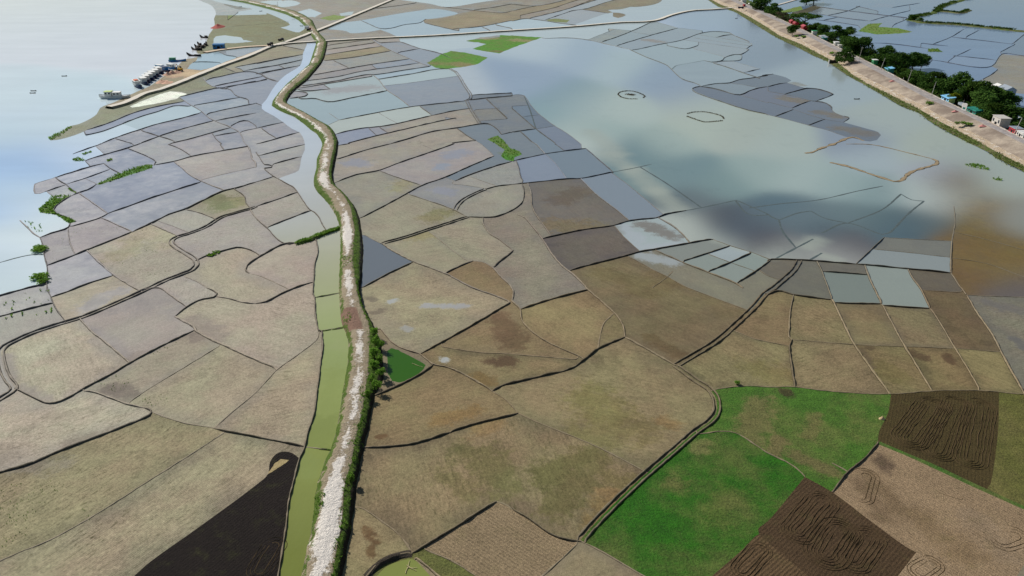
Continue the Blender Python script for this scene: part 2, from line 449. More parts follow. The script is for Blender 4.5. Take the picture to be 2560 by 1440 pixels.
# ---------------------------------------------------------------- ground colours
# x y r g b wet kind ; '!' = only the plot it lies in, otherwise also a guide for plots
# nearby that have no entry.  kinds: f plot, g grass, p ploughed, n under something raised
SEEDS = """
770 400 180 184 176 1 w !
735 305 180 186 178 1 w !
545 76 146 133 121 .2 f !
1640 590 133 131 118 .55 f !
1050 150 150 153 156 .8 f
200 150 202 216 220 1 w !
60 430 165 182 186 1 w !
40 520 165 182 186 1 w !
40 640 202 216 220 1 w !
40 690 202 216 220 1 w !
110 565 202 216 220 1 w !
560 200 151 153 157 .72 f
520 240 149 155 163 .75 f
600 330 149 149 153 .62 f
420 250 149 154 163 .8 f
500 380 159 153 153 .5 f
300 450 149 153 163 .7 f
560 420 164 156 151 .4 f
430 480 154 156 161 .6 f
230 530 159 156 159 .5 f
300 620 164 156 149 .3 f
200 690 157 155 159 .5 f
370 640 167 157 145 .2 f
560 600 164 156 149 .3 f
700 500 159 151 143 .3 f
550 510 154 146 129 .15 f
640 700 169 157 141 .2 f
230 740 169 159 141 .25 f
340 800 159 149 141 .35 f
160 900 177 167 151 .12 f
620 820 169 157 143 .12 f
500 900 166 155 135 .1 f
350 930 159 149 133 .2 f
150 1060 181 170 155 .08 f
680 980 166 153 133 .08 f
250 1180 153 141 116 .03 f
300 1300 161 149 127 .03 f
600 1130 161 149 127 .03 f
1000 330 149 147 151 0.6 f
950 420 154 149 151 0.5 f
1100 410 159 151 147 0.4 f
940 480 149 144 130 0.35 f
1080 560 149 142 124 0.3 f
1220 510 151 146 132 0.4 f
1100 480 146 144 139 0.55 f
1060 620 155 146 126 0.22 f
1150 620 155 146 128 0.22 f
1180 690 132 123 115 0.3 f
1300 600 124 114 108 0.35 f
1330 680 141 132 119 0.2 f
1100 760 157 145 123 .08 f
1200 850 140 121 94 .08 f
1400 790 146 128 98 .05 f
1120 1020 140 125 97 .05 f
1500 960 141 127 99 .05 f
1250 1170 137 127 98 .05 f
1000 1300 141 125 98 .05 f
1400 520 114 107 97 0.45 f
1500 590 105 96 88 0.35 f
1550 480 120 125 130 0.75 f
1650 760 123 109 85 .08 f
1800 760 123 109 85 .08 f
1430 420 139 149 165 0.9 f
1850 920 136 123 94 .03 f
1900 780 131 114 88 .05 f
2050 800 137 122 94 .03 f
2440 820 130 116 90 .05 f
2040 920 137 122 95 .03 f
2190 920 129 115 85 .03 f
2400 930 131 115 85 .03 f
2520 800 127 121 107 .25 f
2350 740 114 97 75 .15 f
2350 690 106 97 82 .5 f
2500 690 106 101 88 .55 f
2030 690 112 109 96 .6 f
1950 670 112 105 90 .6 f
2240 615 121 120 109 .7 f
2130 720 126 134 124 1 w !
2332 1165 66 104 34 0 g !
2260 720 144 152 142 1 w !
2290 650 142 149 145 .93 f !
1700 350 150 158 142 1 w !
1300 220 152 162 150 1 w !
1400 300 150 168 165 1 w !
1600 130 165 175 172 .9 f
1750 100 160 168 168 .85 f
1720 170 160 172 172 .95 w
1700 140 165 178 176 .95 f
1800 190 158 170 170 1 w !
2000 230 108 114 118 .8 f
2100 230 165 175 165 1 w !
2200 330 165 178 168 1 w !
2000 150 165 176 170 1 w !
2480 560 121 103 61 .45 f !
2330 520 150 158 142 1 w !
2200 395 150 158 144 1 w !
2100 480 150 158 142 1 w !
2330 180 136 152 172 1 w
2400 90 128 146 168 1 w
2480 30 140 156 172 1 w !
2250 90 124 144 168 1 w !
2520 190 150 143 128 .5 f !
2540 276 40 60 80 1 w !
2200 78 110 140 60 .3 g !
1320 92 90 136 44 .2 g !
1330 100 84 140 36 .2 g !
1180 100 84 140 36 .2 g !
1140 150 84 140 36 .2 g !
1265 370 72 128 30 .1 g !
310 430 72 120 32 .1 g !
125 515 72 120 32 .2 g !
830 43 128 150 75 .2 g !
1395 52 128 140 90 .3 g !
2336 126 110 130 60 .2 g !
745 180 185 196 190 1 w !
790 560 188 192 178 1 w !
815 650 176 176 148 1 w !
815 770 160 170 122 1 w !
830 900 148 158 98 1 w !
810 1050 148 158 98 1 w !
760 1280 126 134 68 1 w !
1010 915 56 98 22 1 w !
1020 1425 130 138 72 1 w !
745 575 150 165 152 1 w !
960 660 111 117 121 0.97 f !
640 75 131 131 115 .2 f !
600 55 136 135 121 .3 f !
640 45 122 132 88 .15 g !
620 85 120 130 88 .15 g !
650 60 126 128 96 .15 g !
575 45 120 140 70 .15 g !
570 15 121 121 111 .35 f !
600 30 195 205 205 1 w !
660 25 195 205 205 1 w !
580 100 200 210 205 1 w !
720 55 185 200 200 1 w !
660 130 152 145 125 .15 f !
590 170 152 145 125 .2 f !
560 120 159 166 166 .7 f
500 155 170 190 195 .95 w !
560 140 175 195 200 .95 w !
470 170 165 185 190 .95 w !
450 185 196 169 143 .05 f !
400 200 156 144 123 .1 f !
390 250 246 245 239 .02 f !
370 240 136 137 115 .2 f !
420 290 185 200 200 1 w !
410 275 190 205 205 1 w !
690 10 200 210 210 1 w !
740 8 200 210 210 1 w !
775 35 200 210 210 1 w !
870 35 190 200 195 1 w !
760 20 150 143 132 .3 f
860 20 150 142 130 .3 f
820 65 155 148 138 .35 f
880 85 158 148 136 .35 f
990 10 150 144 134 .35 f
1000 35 150 144 134 .4 f
930 50 150 144 136 .4 f
1000 55 150 168 176 1 w !
900 62 176 190 192 1 w !
1030 72 176 190 194 1 w !
1090 40 165 182 190 1 w !
1170 50 152 140 118 .15 f !
1120 25 150 142 130 .35 f
1160 5 200 212 212 1 w !
1200 15 150 142 130 .3 f
1230 72 180 190 192 1 w !
1350 40 145 136 122 .25 f
1430 25 145 136 122 .25 f
1550 10 142 134 116 .2 f
1470 40 165 165 165 .75 f !
1600 35 190 200 202 1 w !
1330 60 190 204 206 1 w !
1150 110 200 208 204 1 w !
1000 103 195 205 202 1 w !
870 115 150 142 130 .35 f !
880 128 148 138 116 .15 f !
900 140 150 140 118 .15 f !
960 250 190 196 182 1 w !
1000 275 186 192 178 1 w !
930 310 186 192 178 1 w !
800 295 165 180 178 1 w !
840 235 178 188 180 1 w !
1060 200 182 194 188 1 w !
1020 185 176 190 192 1 w !
1050 225 148 152 155 .75 f !
900 345 147 151 163 0.7 f !
1000 345 157 149 137 0.35 f !
900 370 157 149 137 0.35 f !
1000 370 157 149 137 0.35 f !
1680 590 165 176 172 1 w !
1690 650 133 128 109 .5 f !
1750 620 137 141 131 .85 f !
1800 630 160 170 168 .95 w !
1850 645 160 170 168 .95 w !
1830 665 142 150 140 .9 f !
1880 650 142 152 142 .9 f !
1760 650 142 150 140 .9 f !
1400 400 124 136 142 .92 f !
1500 450 132 142 148 0.97 f !
1350 350 124 136 142 .92 f !
1800 1200 42 98 10 0 g !
2000 1020 52 100 18 0 g !
2080 1150 70 108 32 0 g !
2340 1080 78 66 38 0 p !
2530 1100 98 98 46 0 g !
2300 1250 156 132 102 0 q !
2060 1320 84 66 46 0 p !
1880 1400 100 80 56 0 p !
2300 1420 162 138 108 0 q !
600 1350 36 29 25 0 p !
705 1160 163 147 110 0 f !
1270 1330 150 130 100 0 q !
1120 1400 105 108 62 0 g !
1080 1400 98 104 50 0 g !
1220 1040 140 123 94 .05 f
980 960 144 129 105 .1 f
730 230 120 120 90 0 n !
820 420 120 120 90 0 n !
880 700 120 120 90 0 n !
880 1000 120 120 90 0 n !
850 1300 120 120 90 0 n !
790 105 120 120 90 0 n !
1980 25 112 140 62 .2 g !
1225 240 116 120 122 .7 f !
1310 290 116 126 132 .85 f
1280 330 120 128 132 .8 f
1200 275 132 128 118 .5 f !
1250 300 124 126 124 .65 f
60 735 158 156 152 .6 f
60 770 156 154 150 .5 f
60 815 160 156 148 .3 f
2010 30 88 82 60 .4 f !
"""
# soft patches: x1 y1 x2 y2 radius_m r g b strength wet(-1 keeps) scope (R own plot, G all, L wet plots only)
BLOBS = """
1480 330 1545 385 6 168 174 158 .6 -1 L
1517 385 1580 425 6 168 174 158 .6 -1 L
1580 425 1640 477 6 168 174 158 .6 -1 L
1640 477 1705 530 5 168 174 158 .6 -1 L
1705 540 1742 580 4 168 174 158 .6 -1 L
1742 580 1855 615 4 168 174 158 .6 -1 L
1855 615 1930 640 3 168 174 158 .6 -1 L
2020 615 2040 600 4 168 174 158 .6 -1 L
2060 640 2090 648 3 168 174 158 .6 -1 L
1610 560 1680 590 4 122 112 98 .9 .4 R
1555 565 1600 600 3.0 172 178 180 .8 .95 R
1600 618 1700 612 3.0 172 178 180 .8 .95 R
1570 590 1600 620 2.5 170 176 178 .7 .95 R
1610 640 1680 655 3.5 170 178 178 .8 .95 R
1400 500 1450 480 7 98 84 72 .7 .3 R
1380 560 1470 570 8 118 102 72 .6 .12 R
1520 560 1560 570 5 130 122 108 .5 .45 R
1270 905 1240 905 2.6 86 62 44 .95 .25 R
1250 800 1290 840 4 96 72 52 .8 .2 R
1265 840 1285 860 4 96 72 52 .8 .2 R
1190 940 1220 955 2.5 116 88 50 .7 .1 R
925 747 935 750 1.6 110 100 84 .9 .35 R
935 780 955 775 1.5 112 100 84 .9 .35 R
975 755 990 750 1.3 172 176 176 .8 .8 R
1060 765 1165 765 1.6 168 170 172 .75 .75 R
1010 820 1025 825 1.5 160 162 158 .7 .7 R
1108 898 1116 900 1.1 178 182 180 .9 .8 R
1230 960 1225 950 2 112 84 48 .6 .1 R
930 1340 940 1355 1.3 90 62 34 .9 .2 R
915 1320 930 1345 1.0 92 64 34 .85 .2 R
922 1375 930 1385 .9 92 64 34 .85 .2 R
945 1092 960 1090 1.0 98 70 44 .9 .2 R
1100 1050 1180 1030 3 132 104 62 .6 .05 R
1200 1070 1240 1060 4 138 110 68 .5 .05 R
1180 1140 1260 1200 6 92 96 52 .6 0 R
1120 1190 1180 1230 4 98 98 56 .5 0 R
1370 1190 1480 1150 5 92 92 50 .7 0 R
1400 1260 1460 1190 5 86 86 46 .65 0 R
1450 1150 1560 1210 4 100 96 54 .6 0 R
1500 1290 1530 1240 4 134 108 68 .6 0 R
1480 1000 1540 1060 8 116 110 64 .6 0 R
1600 1070 1460 1090 6 116 108 64 .5 0 R
1660 1055 1680 1060 3 132 100 60 .5 0 R
1900 925 1960 940 6 118 108 64 .5 0 R
2370 890 2380 905 1.6 86 66 48 .9 .2 R
2280 885 2310 895 2.0 84 64 48 .9 .2 R
2160 860 2175 870 1.5 86 70 52 .8 .2 R
2155 875 2180 920 1.2 100 86 68 .8 .2 R
2040 880 2060 885 2.5 112 98 76 .6 .1 R
2200 925 2240 935 5 112 104 66 .6 .02 R
2480 760 2560 780 4 104 100 96 .6 .6 R
2540 850 2560 870 2 96 94 92 .7 .6 R
1960 980 1970 985 1.6 66 52 34 .95 0 R
1900 1010 1870 1100 4 120 104 70 .7 0 R
1760 1110 1740 1125 2 120 116 70 .7 0 R
1680 1205 1700 1215 2.5 112 104 60 .6 0 R
1800 1290 1830 1240 4 96 104 46 .5 0 R
1950 1100 1935 1140 2 118 98 68 .8 0 R
1990 1140 2080 1180 2.0 108 92 62 .8 0 R
2150 1050 2170 1100 4 112 108 58 .3 0 R
2040 1040 2020 1090 2 118 100 66 .6 0 R
2200 1150 2215 1165 2.4 82 66 54 .8 0 R
2180 1190 2260 1290 2.5 108 88 62 .6 0 R
2160 1210 2200 1290 2.5 104 84 62 .6 0 R
2300 1300 2420 1390 4 120 98 66 .5 0 R
2440 1300 2540 1400 4 150 130 106 .5 0 R
60 890 160 850 5 186 178 164 .5 .05 R
20 890 20 960 2 140 130 124 .8 .35 R
45 970 100 1000 2.4 140 130 122 .8 .35 R
240 850 260 860 2.5 146 138 128 .7 .35 R
180 1110 260 1090 3 128 116 104 .75 .25 R
150 1160 30 1165 3 140 132 120 .6 .2 R
130 1040 170 1035 2 150 140 124 .6 .15 R
280 975 320 985 3.2 110 98 90 .85 .3 R
260 960 330 890 3 124 112 100 .6 .3 R
480 840 490 850 2.4 124 110 98 .8 .35 R
330 760 420 740 7 140 132 126 .8 .5 R
420 780 440 770 3 140 132 126 .7 .5 R
330 900 340 890 3 130 118 106 .6 .35 R
490 800 540 840 4 138 126 116 .7 .3 R
540 500 560 515 6 106 112 72 .8 .1 R
590 500 600 510 4 128 128 84 .7 .1 R
280 550 420 600 9 166 158 128 .5 .15 R
300 640 340 600 6 150 146 112 .5 .1 R
220 770 240 755 4 150 148 150 .6 .7 R
250 745 300 730 4 156 152 152 .6 .7 R
1080 545 1110 530 6 122 118 72 .6 .05 R
1040 590 1100 575 6 150 138 96 .6 .05 R
1000 470 1020 450 6 150 140 104 .5 .1 R
880 405 900 410 6 150 150 158 .7 .85 R
1100 475 1120 480 5 150 150 158 .7 .85 R
1130 390 1150 380 6 146 152 162 .6 .85 R
1100 420 1106 412 4 146 156 166 .7 .9 R
1240 690 1260 680 4 128 112 98 .6 .3 R
1310 560 1260 580 6 138 124 112 .5 .35 R
840 225 910 220 12 158 140 128 .7 .35 R
2320 700 2330 690 3 106 96 84 .5 .4 R
580 88 660 60 22 128 132 92 .6 .1 R
1620 100 1650 105 8 140 128 118 .8 .4 R
960 320 970 310 4 160 170 170 .3 .9 R
1560 700 1500 680 5 104 90 62 .55 .05 R
1600 720 1700 700 8 112 98 68 .55 .05 R
1650 860 1700 890 3 92 74 52 .7 .1 R
1620 840 1650 860 2.5 96 78 54 .7 .1 R
1780 740 1820 780 5 112 98 72 .5 .1 R
800 1070 785 1110 6 132 142 78 .8 -1 R
835 930 815 1040 3 140 150 84 .5 -1 R
845 860 865 870 3 158 166 112 .6 -1 R
800 1190 780 1270 1.6 112 118 56 .7 -1 R
760 1150 770 1180 3 136 146 84 .7 -1 R
715 1400 740 1440 3 120 128 60 .5 -1 R
1960 245 2010 255 7 124 112 92 .8 .45 R
2050 280 2100 292 6 124 112 92 .8 .45 R
2110 322 2170 335 8 118 106 88 .7 .5 R
1985 208 2000 212 5 122 112 98 .7 .5 R
1140 160 1200 168 9 146 124 88 .85 -1 R
1075 158 1100 160 6 146 124 88 .6 -1 R
1290 100 1320 102 9 158 138 104 .8 -1 R
1215 98 1240 96 5 156 136 102 .8 -1 R
1240 128 1260 130 6 120 104 70 .8 -1 R
1250 382 1258 386 2 110 120 60 .5 -1 R
"""

# water whose colour drifts across it: x y r g b wet
LAKE = """
1160 220 172 181 184 1
1350 120 172 184 188 1
1451 140 157 171 180 1
1551 160 165 179 180 1
1652 190 147 161 171 1
1722 225 147 159 168 1
1330 200 151 165 176 1
1300 195 145 159 172 1
1401 240 135 154 159 1
1371 290 139 159 160 1
1451 260 157 171 168 1
1551 280 167 179 172 1
1501 330 147 165 160 1
1431 320 163 175 169 1
1481 362 179 187 178 1
1551 381 113 133 136 1
1600 390 117 137 138 1
1652 361 155 169 162 1
1752 260 165 175 168 1
1762 310 167 177 166 1
1852 331 162 171 162 1
1953 361 162 173 166 1
1702 431 121 140 141 1
1642 441 122 139 138 1
1802 461 125 144 142 1
1902 431 147 163 158 1
2003 441 157 171 166 1
2103 461 147 163 160 1
2203 481 132 149 148 1
2304 471 167 177 172 1
2350 500 167 177 172 1
2384 500 175 183 178 1
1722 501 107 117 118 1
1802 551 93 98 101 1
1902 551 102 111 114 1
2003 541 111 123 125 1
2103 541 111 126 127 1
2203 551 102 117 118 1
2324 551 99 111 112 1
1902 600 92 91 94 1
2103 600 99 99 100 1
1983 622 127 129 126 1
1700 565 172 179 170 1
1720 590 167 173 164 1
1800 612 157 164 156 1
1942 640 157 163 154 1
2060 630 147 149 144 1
2103 210 157 169 171 1
1960 110 145 157 164 1
1900 70 149 161 170 1
1770 60 157 171 182 1
1600 80 167 179 192 1
2203 311 161 171 166 1
2060 190 159 171 174 1
2303 371 161 170 161 1
2400 400 157 167 160 1
2480 430 157 167 160 1
2183 391 157 169 171 1
2150 350 139 149 158 1
2340 430 157 164 171 1
2384 441 122 114 102 .6
2404 511 108 98 80 .5
2454 581 108 96 66 .35
2504 661 106 92 64 .35
2434 681 105 88 64 .45
2554 640 110 95 60 .35
2550 710 100 95 92 .7
2524 541 142 144 136 1
2560 560 137 141 134 1
2470 470 157 165 156 1
2400 600 108 92 68 .5
2390 465 112 102 84 .6
2425 500 110 96 70 .45
2450 540 108 94 66 .4
2500 600 106 92 64 .35
2540 680 104 92 70 .4
2460 630 104 90 64 .4
1850 575 84 94 102 1
2050 575 88 102 108 1
1950 525 98 116 122 1
2250 570 90 106 112 1
"""
CANAL = """
700 205 180 192 203 1
760 350 178 186 190 1
780 480 174 178 176 1
810 560 171 172 163 1
815 640 165 165 140 1
815 700 161 163 129 1
820 760 152 160 115 1
840 850 142 154 101 1
830 1000 138 148 91 1
800 1150 131 139 80 1
770 1250 120 127 71 1
740 1440 112 119 63 1
"""
RIVER = """
250 0 207 219 234 1
450 30 209 221 236 1
250 100 201 215 228 1
60 60 203 215 226 1
400 120 197 211 222 1
200 250 189 203 208 1
50 250 191 204 210 1
150 320 187 201 204 1
40 340 183 199 204 1
100 390 151 177 204 1
30 410 159 183 208 1
150 375 191 203 212 1
60 470 173 195 212 1
30 530 159 185 210 1
90 510 197 209 212 1
60 590 201 213 216 1
40 650 183 199 206 1
90 650 206 215 214 1
50 710 189 203 204 1
100 560 205 215 218 1
"""
import bpy, bmesh, math, random
import numpy as np
from mathutils import Vector, Matrix, noise
from mathutils.geometry import delaunay_2d_cdt
from mathutils.kdtree import KDTree
rnd = random.Random(7)
rng = np.random.default_rng(7)
SC = bpy.context.scene
COL = SC.collection
# ---------------------------------------------------------------- camera model (the drone)
CAM_H, PITCH, FPX = 100.0, math.radians(27.0), 1828.0
CP, SP = math.cos(PITCH), math.sin(PITCH)
def W(u, v, z=0.0):
    x = (u - 1280.0) / FPX; y = -(v - 720.0) / FPX
    dx, dy, dz = x, CP + y * SP, -SP + y * CP
    t = (z - CAM_H) / dz
    return (dx * t, dy * t, z)
def Wn(p):
    p = np.asarray(p, float)
    x = (p[:, 0] - 1280.0) / FPX; y = -(p[:, 1] - 720.0) / FPX
    dz = -SP + y * CP; t = -CAM_H / dz
    return np.stack([x * t, (CP + y * SP) * t], 1)
def PXn(w, z=0.0):
    w = np.asarray(w, float)
    X, Y, Z = w[:, 0], w[:, 1], z - CAM_H
    zc = Y * CP - Z * SP; yc = Y * SP + Z * CP
    return np.stack([1280 + FPX * X / zc, 720 - FPX * yc / zc], 1)
def lin(c):
    c = np.asarray(c, float) / 255.0
    return np.where(c <= .04045, c / 12.92, ((c + .055) / 1.055) ** 2.4)
def dist_at(u, v):
    p = W(u, v); return math.hypot(p[0], p[1])
# ---------------------------------------------------------------- small helpers
def tag(o, label=None, cat=None, group=None, kind=None):
    if label: o['label'] = label
    if cat: o['category'] = cat
    if group: o['group'] = group
    if kind: o['kind'] = kind
    return o
def mesh_obj(name, verts, faces, mat, parent=None, kind=None, smooth=False):
    me = bpy.data.meshes.new(name)
    me.from_pydata([tuple(v) for v in verts], [], [tuple(f) for f in faces]); me.update()
    o = bpy.data.objects.new(name, me); COL.objects.link(o)
    if mat is not None:
        for m in (mat if isinstance(mat, list) else [mat]): me.materials.append(m)
    if smooth:
        me.polygons.foreach_set('use_smooth', [True] * len(me.polygons))
    if parent is not None: o.parent = parent
    if kind: o['kind'] = kind
    return o
def vcol(me, name, rgb):
    a = me.attributes.new(name, 'FLOAT_COLOR', 'POINT')
    n = len(me.vertices); buf = np.ones((n, 4), np.float32); buf[:, :3] = rgb
    a.data.foreach_set('color', buf.ravel())
def vflt(me, name, val):
    a = me.attributes.new(name, 'FLOAT', 'POINT')
    a.data.foreach_set('value', np.broadcast_to(np.asarray(val, np.float32), (len(me.vertices),)).copy())
# ---------------------------------------------------------------- lines
def catmull(P, step):
    P = [np.array(p, float) for p in P]
    if len(P) < 3:
        n = max(1, int(np.linalg.norm(P[1] - P[0]) / step))
        return [P[0] + (P[1] - P[0]) * i / n for i in range(n + 1)]
    closed = np.linalg.norm(P[0] - P[-1]) < .01
    out = []
    for i in range(len(P) - 1):
        p1, p2 = P[i], P[i + 1]
        p0 = P[i - 1] if i > 0 else (P[-2] if closed else 2 * p1 - p2)
        p3 = P[i + 2] if i + 2 < len(P) else (P[1] if closed else 2 * p2 - p1)
        d1 = max(np.linalg.norm(p1 - p0), 1e-6) ** .5; d2 = max(np.linalg.norm(p2 - p1), 1e-6) ** .5; d3 = max(np.linalg.norm(p3 - p2), 1e-6) ** .5
        m1 = ((p1 - p0) / d1 - (p2 - p0) / (d1 + d2) + (p2 - p1) / d2) * d2
        m2 = ((p2 - p1) / d2 - (p3 - p1) / (d2 + d3) + (p3 - p2) / d3) * d2
        n = max(1, int(np.linalg.norm(p2 - p1) / step))
        for k in range(n):
            t = k / n; t2, t3 = t * t, t ** 3
            out.append((2 * t3 - 3 * t2 + 1) * p1 + (t3 - 2 * t2 + t) * m1 + (-2 * t3 + 3 * t2) * p2 + (t3 - t2) * m2)
    out.append(P[-1]); return out
def parse_lines():
    res = []
    for ln in LINES.strip().splitlines():
        a = ln.split(); head, st = a[0], a[1]
        if head == 'g': ox, oy, k = 0, 0, 1.
        elif head == 'z': ox, oy, k = 400, 0, 6.4
        else: ox, oy, k = 640 * int(head[0]), 360 * int(head[1]), 4.
        pts = []
        for q in a[2:]:
            x, y = q.split(','); pts.append((ox + float(x) / k, oy + float(y) / k))
        res.append([st, pts])
    return res
MX0, MX1, MY0, MY1 = -330., 2890., -45., 1600.
def edge_extend(pts):
    def ext(p, q):
        p = np.array(p, float); q = np.array(q, float); d = p - q; L = np.linalg.norm(d)
        if L < 1e-6: return None
        d /= L
        lo = np.array((MX0 - 4, MY0 - 4)); hi = np.array((MX1 + 4, MY1 + 4))
        if (p[1] <= 5 and d[1] < -.03) or (p[1] >= 1432 and d[1] > .05) or (p[0] <= 6 and d[0] < -.1) or (p[0] >= 2554 and d[0] > .1):
            t = 1e9
            for k in (0, 1):
                if d[k] > 1e-6: t = min(t, (hi[k] - p[k]) / d[k])
                elif d[k] < -1e-6: t = min(t, (lo[k] - p[k]) / d[k])
            return p + d * t
        return None
    e = ext(pts[-1], pts[-2])
    if e is not None: pts = pts + [tuple(e)]
    e = ext(pts[0], pts[1])
    if e is not None: pts = [tuple(e)] + pts
    return pts
RAW = parse_lines()
SM = []
for st, pts in RAW:
    closed = pts[0] == pts[-1]
    if not closed: pts = edge_extend(pts)
    if closed:      # torn-edged patches and straight-sided ponds
        c = []
        for p, q in zip(pts, pts[1:]):
            m = max(1, int(math.hypot(q[0] - p[0], q[1] - p[1]) / 5)); c += [(p[0] + (q[0] - p[0]) * i / m, p[1] + (q[1] - p[1]) * i / m) for i in range(m)]
        c = np.array([(x + 2.2 * noise.noise((x * .09, y * .2, 4)) + 1.2 * noise.noise((x * .3, y * .6, 8)), y + .9 * noise.noise((x * .09, y * .2, 14)) + .5 * noise.noise((x * .3, y * .6, 18))) for x, y in c] )
        c = np.vstack([c, c[:1]])
    else: c = np.array(catmull(pts, 9.0))
    if st in 'dtDf' and len(c) > 2:
        # hand-dug wobble
        ph = rnd.random() * 100
        amp = .9
        for i in range(1, len(c) - 1):
            c[i, 0] += amp * noise.noise((i * .55, ph, 0)); c[i, 1] += amp * .6 * noise.noise((i * .55, ph, 9))
    SM.append([st, c, closed])
# join loose ends to the line they stop at
def snap():
    segA, segB, own = [], [], []
    for i, (st, c, cl) in enumerate(SM):
        segA.append(c[:-1]); segB.append(c[1:]); own += [i] * (len(c) - 1)
    A = np.concatenate(segA); B = np.concatenate(segB); own = np.array(own); D = B - A
    L2 = np.maximum((D ** 2).sum(1), 1e-9)
    for i, (st, c, cl) in enumerate(SM):
        if cl: continue
        for end in (0, -1):
            p = c[end]
            t = np.clip(((p - A) * D).sum(1) / L2, 0, 1)
            Q = A + D * t[:, None]; d = np.linalg.norm(Q - p, axis=1); d[own == i] = 1e9
            k = int(np.argmin(d))
            if .05 < d[k] < 15:
                q = Q[k] + (Q[k] - p) / max(d[k], .01) * .4
                c = np.vstack([q, c]) if end == 0 else np.vstack([c, q])
            elif d[k] <= .05 and len(c) > 1:
                d2 = np.where(d <= .05, 1e9, d); k2 = int(np.argmin(d2))
                near = np.linalg.norm(A[k2] - p) > .05 and np.linalg.norm(B[k2] - p) > .05
                if near and d2[k2] < 4:
                    q = Q[k2] + (Q[k2] - p) / d2[k2] * .4
                    SM[i][1] = c = np.vstack([q, c]) if end == 0 else np.vstack([c, q]); continue
                e = p - c[1 if end == 0 else -2]; q = p + e / max(np.linalg.norm(e), .01) * .5
                c = np.vstack([q, c]) if end == 0 else np.vstack([c, q])
        SM[i][1] = c
snap()
# ---------------------------------------------------------------- plots: planar map of all the borders
def build_map():
    V, E = [], []
    def add(c, closed=False):
        w = Wn(c); b = len(V)
        V.extend(map(tuple, w)); E.extend((b + i, b + i + 1) for i in range(len(w) - 1))
    for st, c, cl in SM:
        add(np.clip(c, (MX0 - 2, MY0 - .5), (MX1 + 2, MY1 + 2)))
    fr = []
    for (a, b) in (((MX0, MY1), (MX1, MY1)), ((MX1, MY1), (MX1, MY0)), ((MX1, MY0), (MX0, MY0)), ((MX0, MY0), (MX0, MY1))):
        a, b = np.array(a), np.array(b)
        fr += [a + (b - a) * i / 40 for i in range(40)]
    add(np.array(fr + [fr[0]]))
    nb = len(V)
    # filling points, closer together near the drone
    pts = []
    y = 78.0
    while y < 1500:
        s = max(.9, y / 150.)
        x0 = Wn([(MX0, 0)])[0]
        half = y * 1.15 + 20
        n = int(2 * half / s)
        xs = -half + (np.arange(n) + rng.random(n) * .8) * s
        ys = y + (rng.random(n) - .5) * s * .8
        pts.append(np.stack([xs, ys], 1)); y += s
    P = np.concatenate(pts); px = PXn(P)
    ok = (px[:, 0] > MX0 + 3) & (px[:, 0] < MX1 - 3) & (px[:, 1] > MY0 + 1) & (px[:, 1] < MY1 - 3)
    V.extend(map(tuple, P[ok]))
    vs, es, fs, ov, oe, of = delaunay_2d_cdt([Vector(p) for p in V], E, [], 0, 1e-4, True)
    return np.array([(v[0], v[1]) for v in vs]), es, fs, oe
VS, ES, FS, OE = build_map()
def regions():
    cons = set()
    for e, o in zip(ES, OE):
        if len(o): cons.add((min(e), max(e)))
    F = [f for f in FS]
    ed = {}
    for i, f in enumerate(F):
        for a, b in ((f[0], f[1]), (f[1], f[2]), (f[2], f[0])):
            ed.setdefault((min(a, b), max(a, b)), []).append(i)
    adj = [[] for _ in F]
    for k, l in ed.items():
        if len(l) == 2 and k not in cons:
            adj[l[0]].append(l[1]); adj[l[1]].append(l[0])
    lab = np.full(len(F), -1, int); n = 0
    for i in range(len(F)):
        if lab[i] >= 0: continue
        st = [i]; lab[i] = n
        while st:
            j = st.pop()
            for k in adj[j]:
                if lab[k] < 0: lab[k] = n; st.append(k)
        n += 1
    return np.array(F), lab, n
FA, LAB, NREG = regions()
CEN = VS[FA].mean(1); CPX = PXn(CEN)
_a, _b, _c = VS[FA[:, 0]], VS[FA[:, 1]], VS[FA[:, 2]]
AREA = .5 * np.abs((_b[:, 0] - _a[:, 0]) * (_c[:, 1] - _a[:, 1]) - (_b[:, 1] - _a[:, 1]) * (_c[:, 0] - _a[:, 0]))
def region_at(u, v):
    p = Wn([(u, v)])[0]
    def s(a, b): return (b[:, 0] - a[:, 0]) * (p[1] - a[:, 1]) - (b[:, 1] - a[:, 1]) * (p[0] - a[:, 0])
    x, y, z = s(_a, _b), s(_b, _c), s(_c, _a)
    k = np.nonzero(((x >= 0) & (y >= 0) & (z >= 0)) | ((x <= 0) & (y <= 0) & (z <= 0)))[0]
    return LAB[k[0]] if len(k) else -1
REG = [None] * NREG
GUIDE = []; EXACT = set()
for ln in SEEDS.strip().splitlines():
    a = ln.split(); x, y = float(a[0]), float(a[1]); c = lin([float(q) for q in a[2:5]]); w = float(a[5]); k = a[6]
    if len(a) < 8: GUIDE.append((x, y, *c, w))
    r = region_at(x, y)
    if r >= 0 and (len(a) > 7 or r not in EXACT): REG[r] = (c, w, k)
    if len(a) > 7: EXACT.add(r)
GUIDE = np.array(GUIDE)
def guide(px):
    d = (GUIDE[None, :, 0] - px[:, None, 0]) ** 2 + 3.0 * (GUIDE[None, :, 1] - px[:, None, 1]) ** 2
    w = 1 / (d + 400) ** 2; w /= w.sum(1)[:, None]
    return w @ GUIDE[:, 2:5], w @ GUIDE[:, 5]
RAREA = np.bincount(LAB, AREA, NREG)
RCX = np.stack([np.bincount(LAB, AREA * CPX[:, k], NREG) / np.maximum(RAREA, 1e-9) for k in (0, 1)], 1)
RJIT = rng.normal(0, 1, (NREG, 4))
gc, gw = guide(RCX)
SEEDED = [r is not None for r in REG]
for i in range(NREG):
    if REG[i] is None:
        REG[i] = (gc[i] * (1 + .075 * RJIT[i, 0]) * (1 + .02 * RJIT[i, 1:4]), float(np.clip(gw[i] + .06 * RJIT[i, 1], 0, .97)), 'f')
BL = []
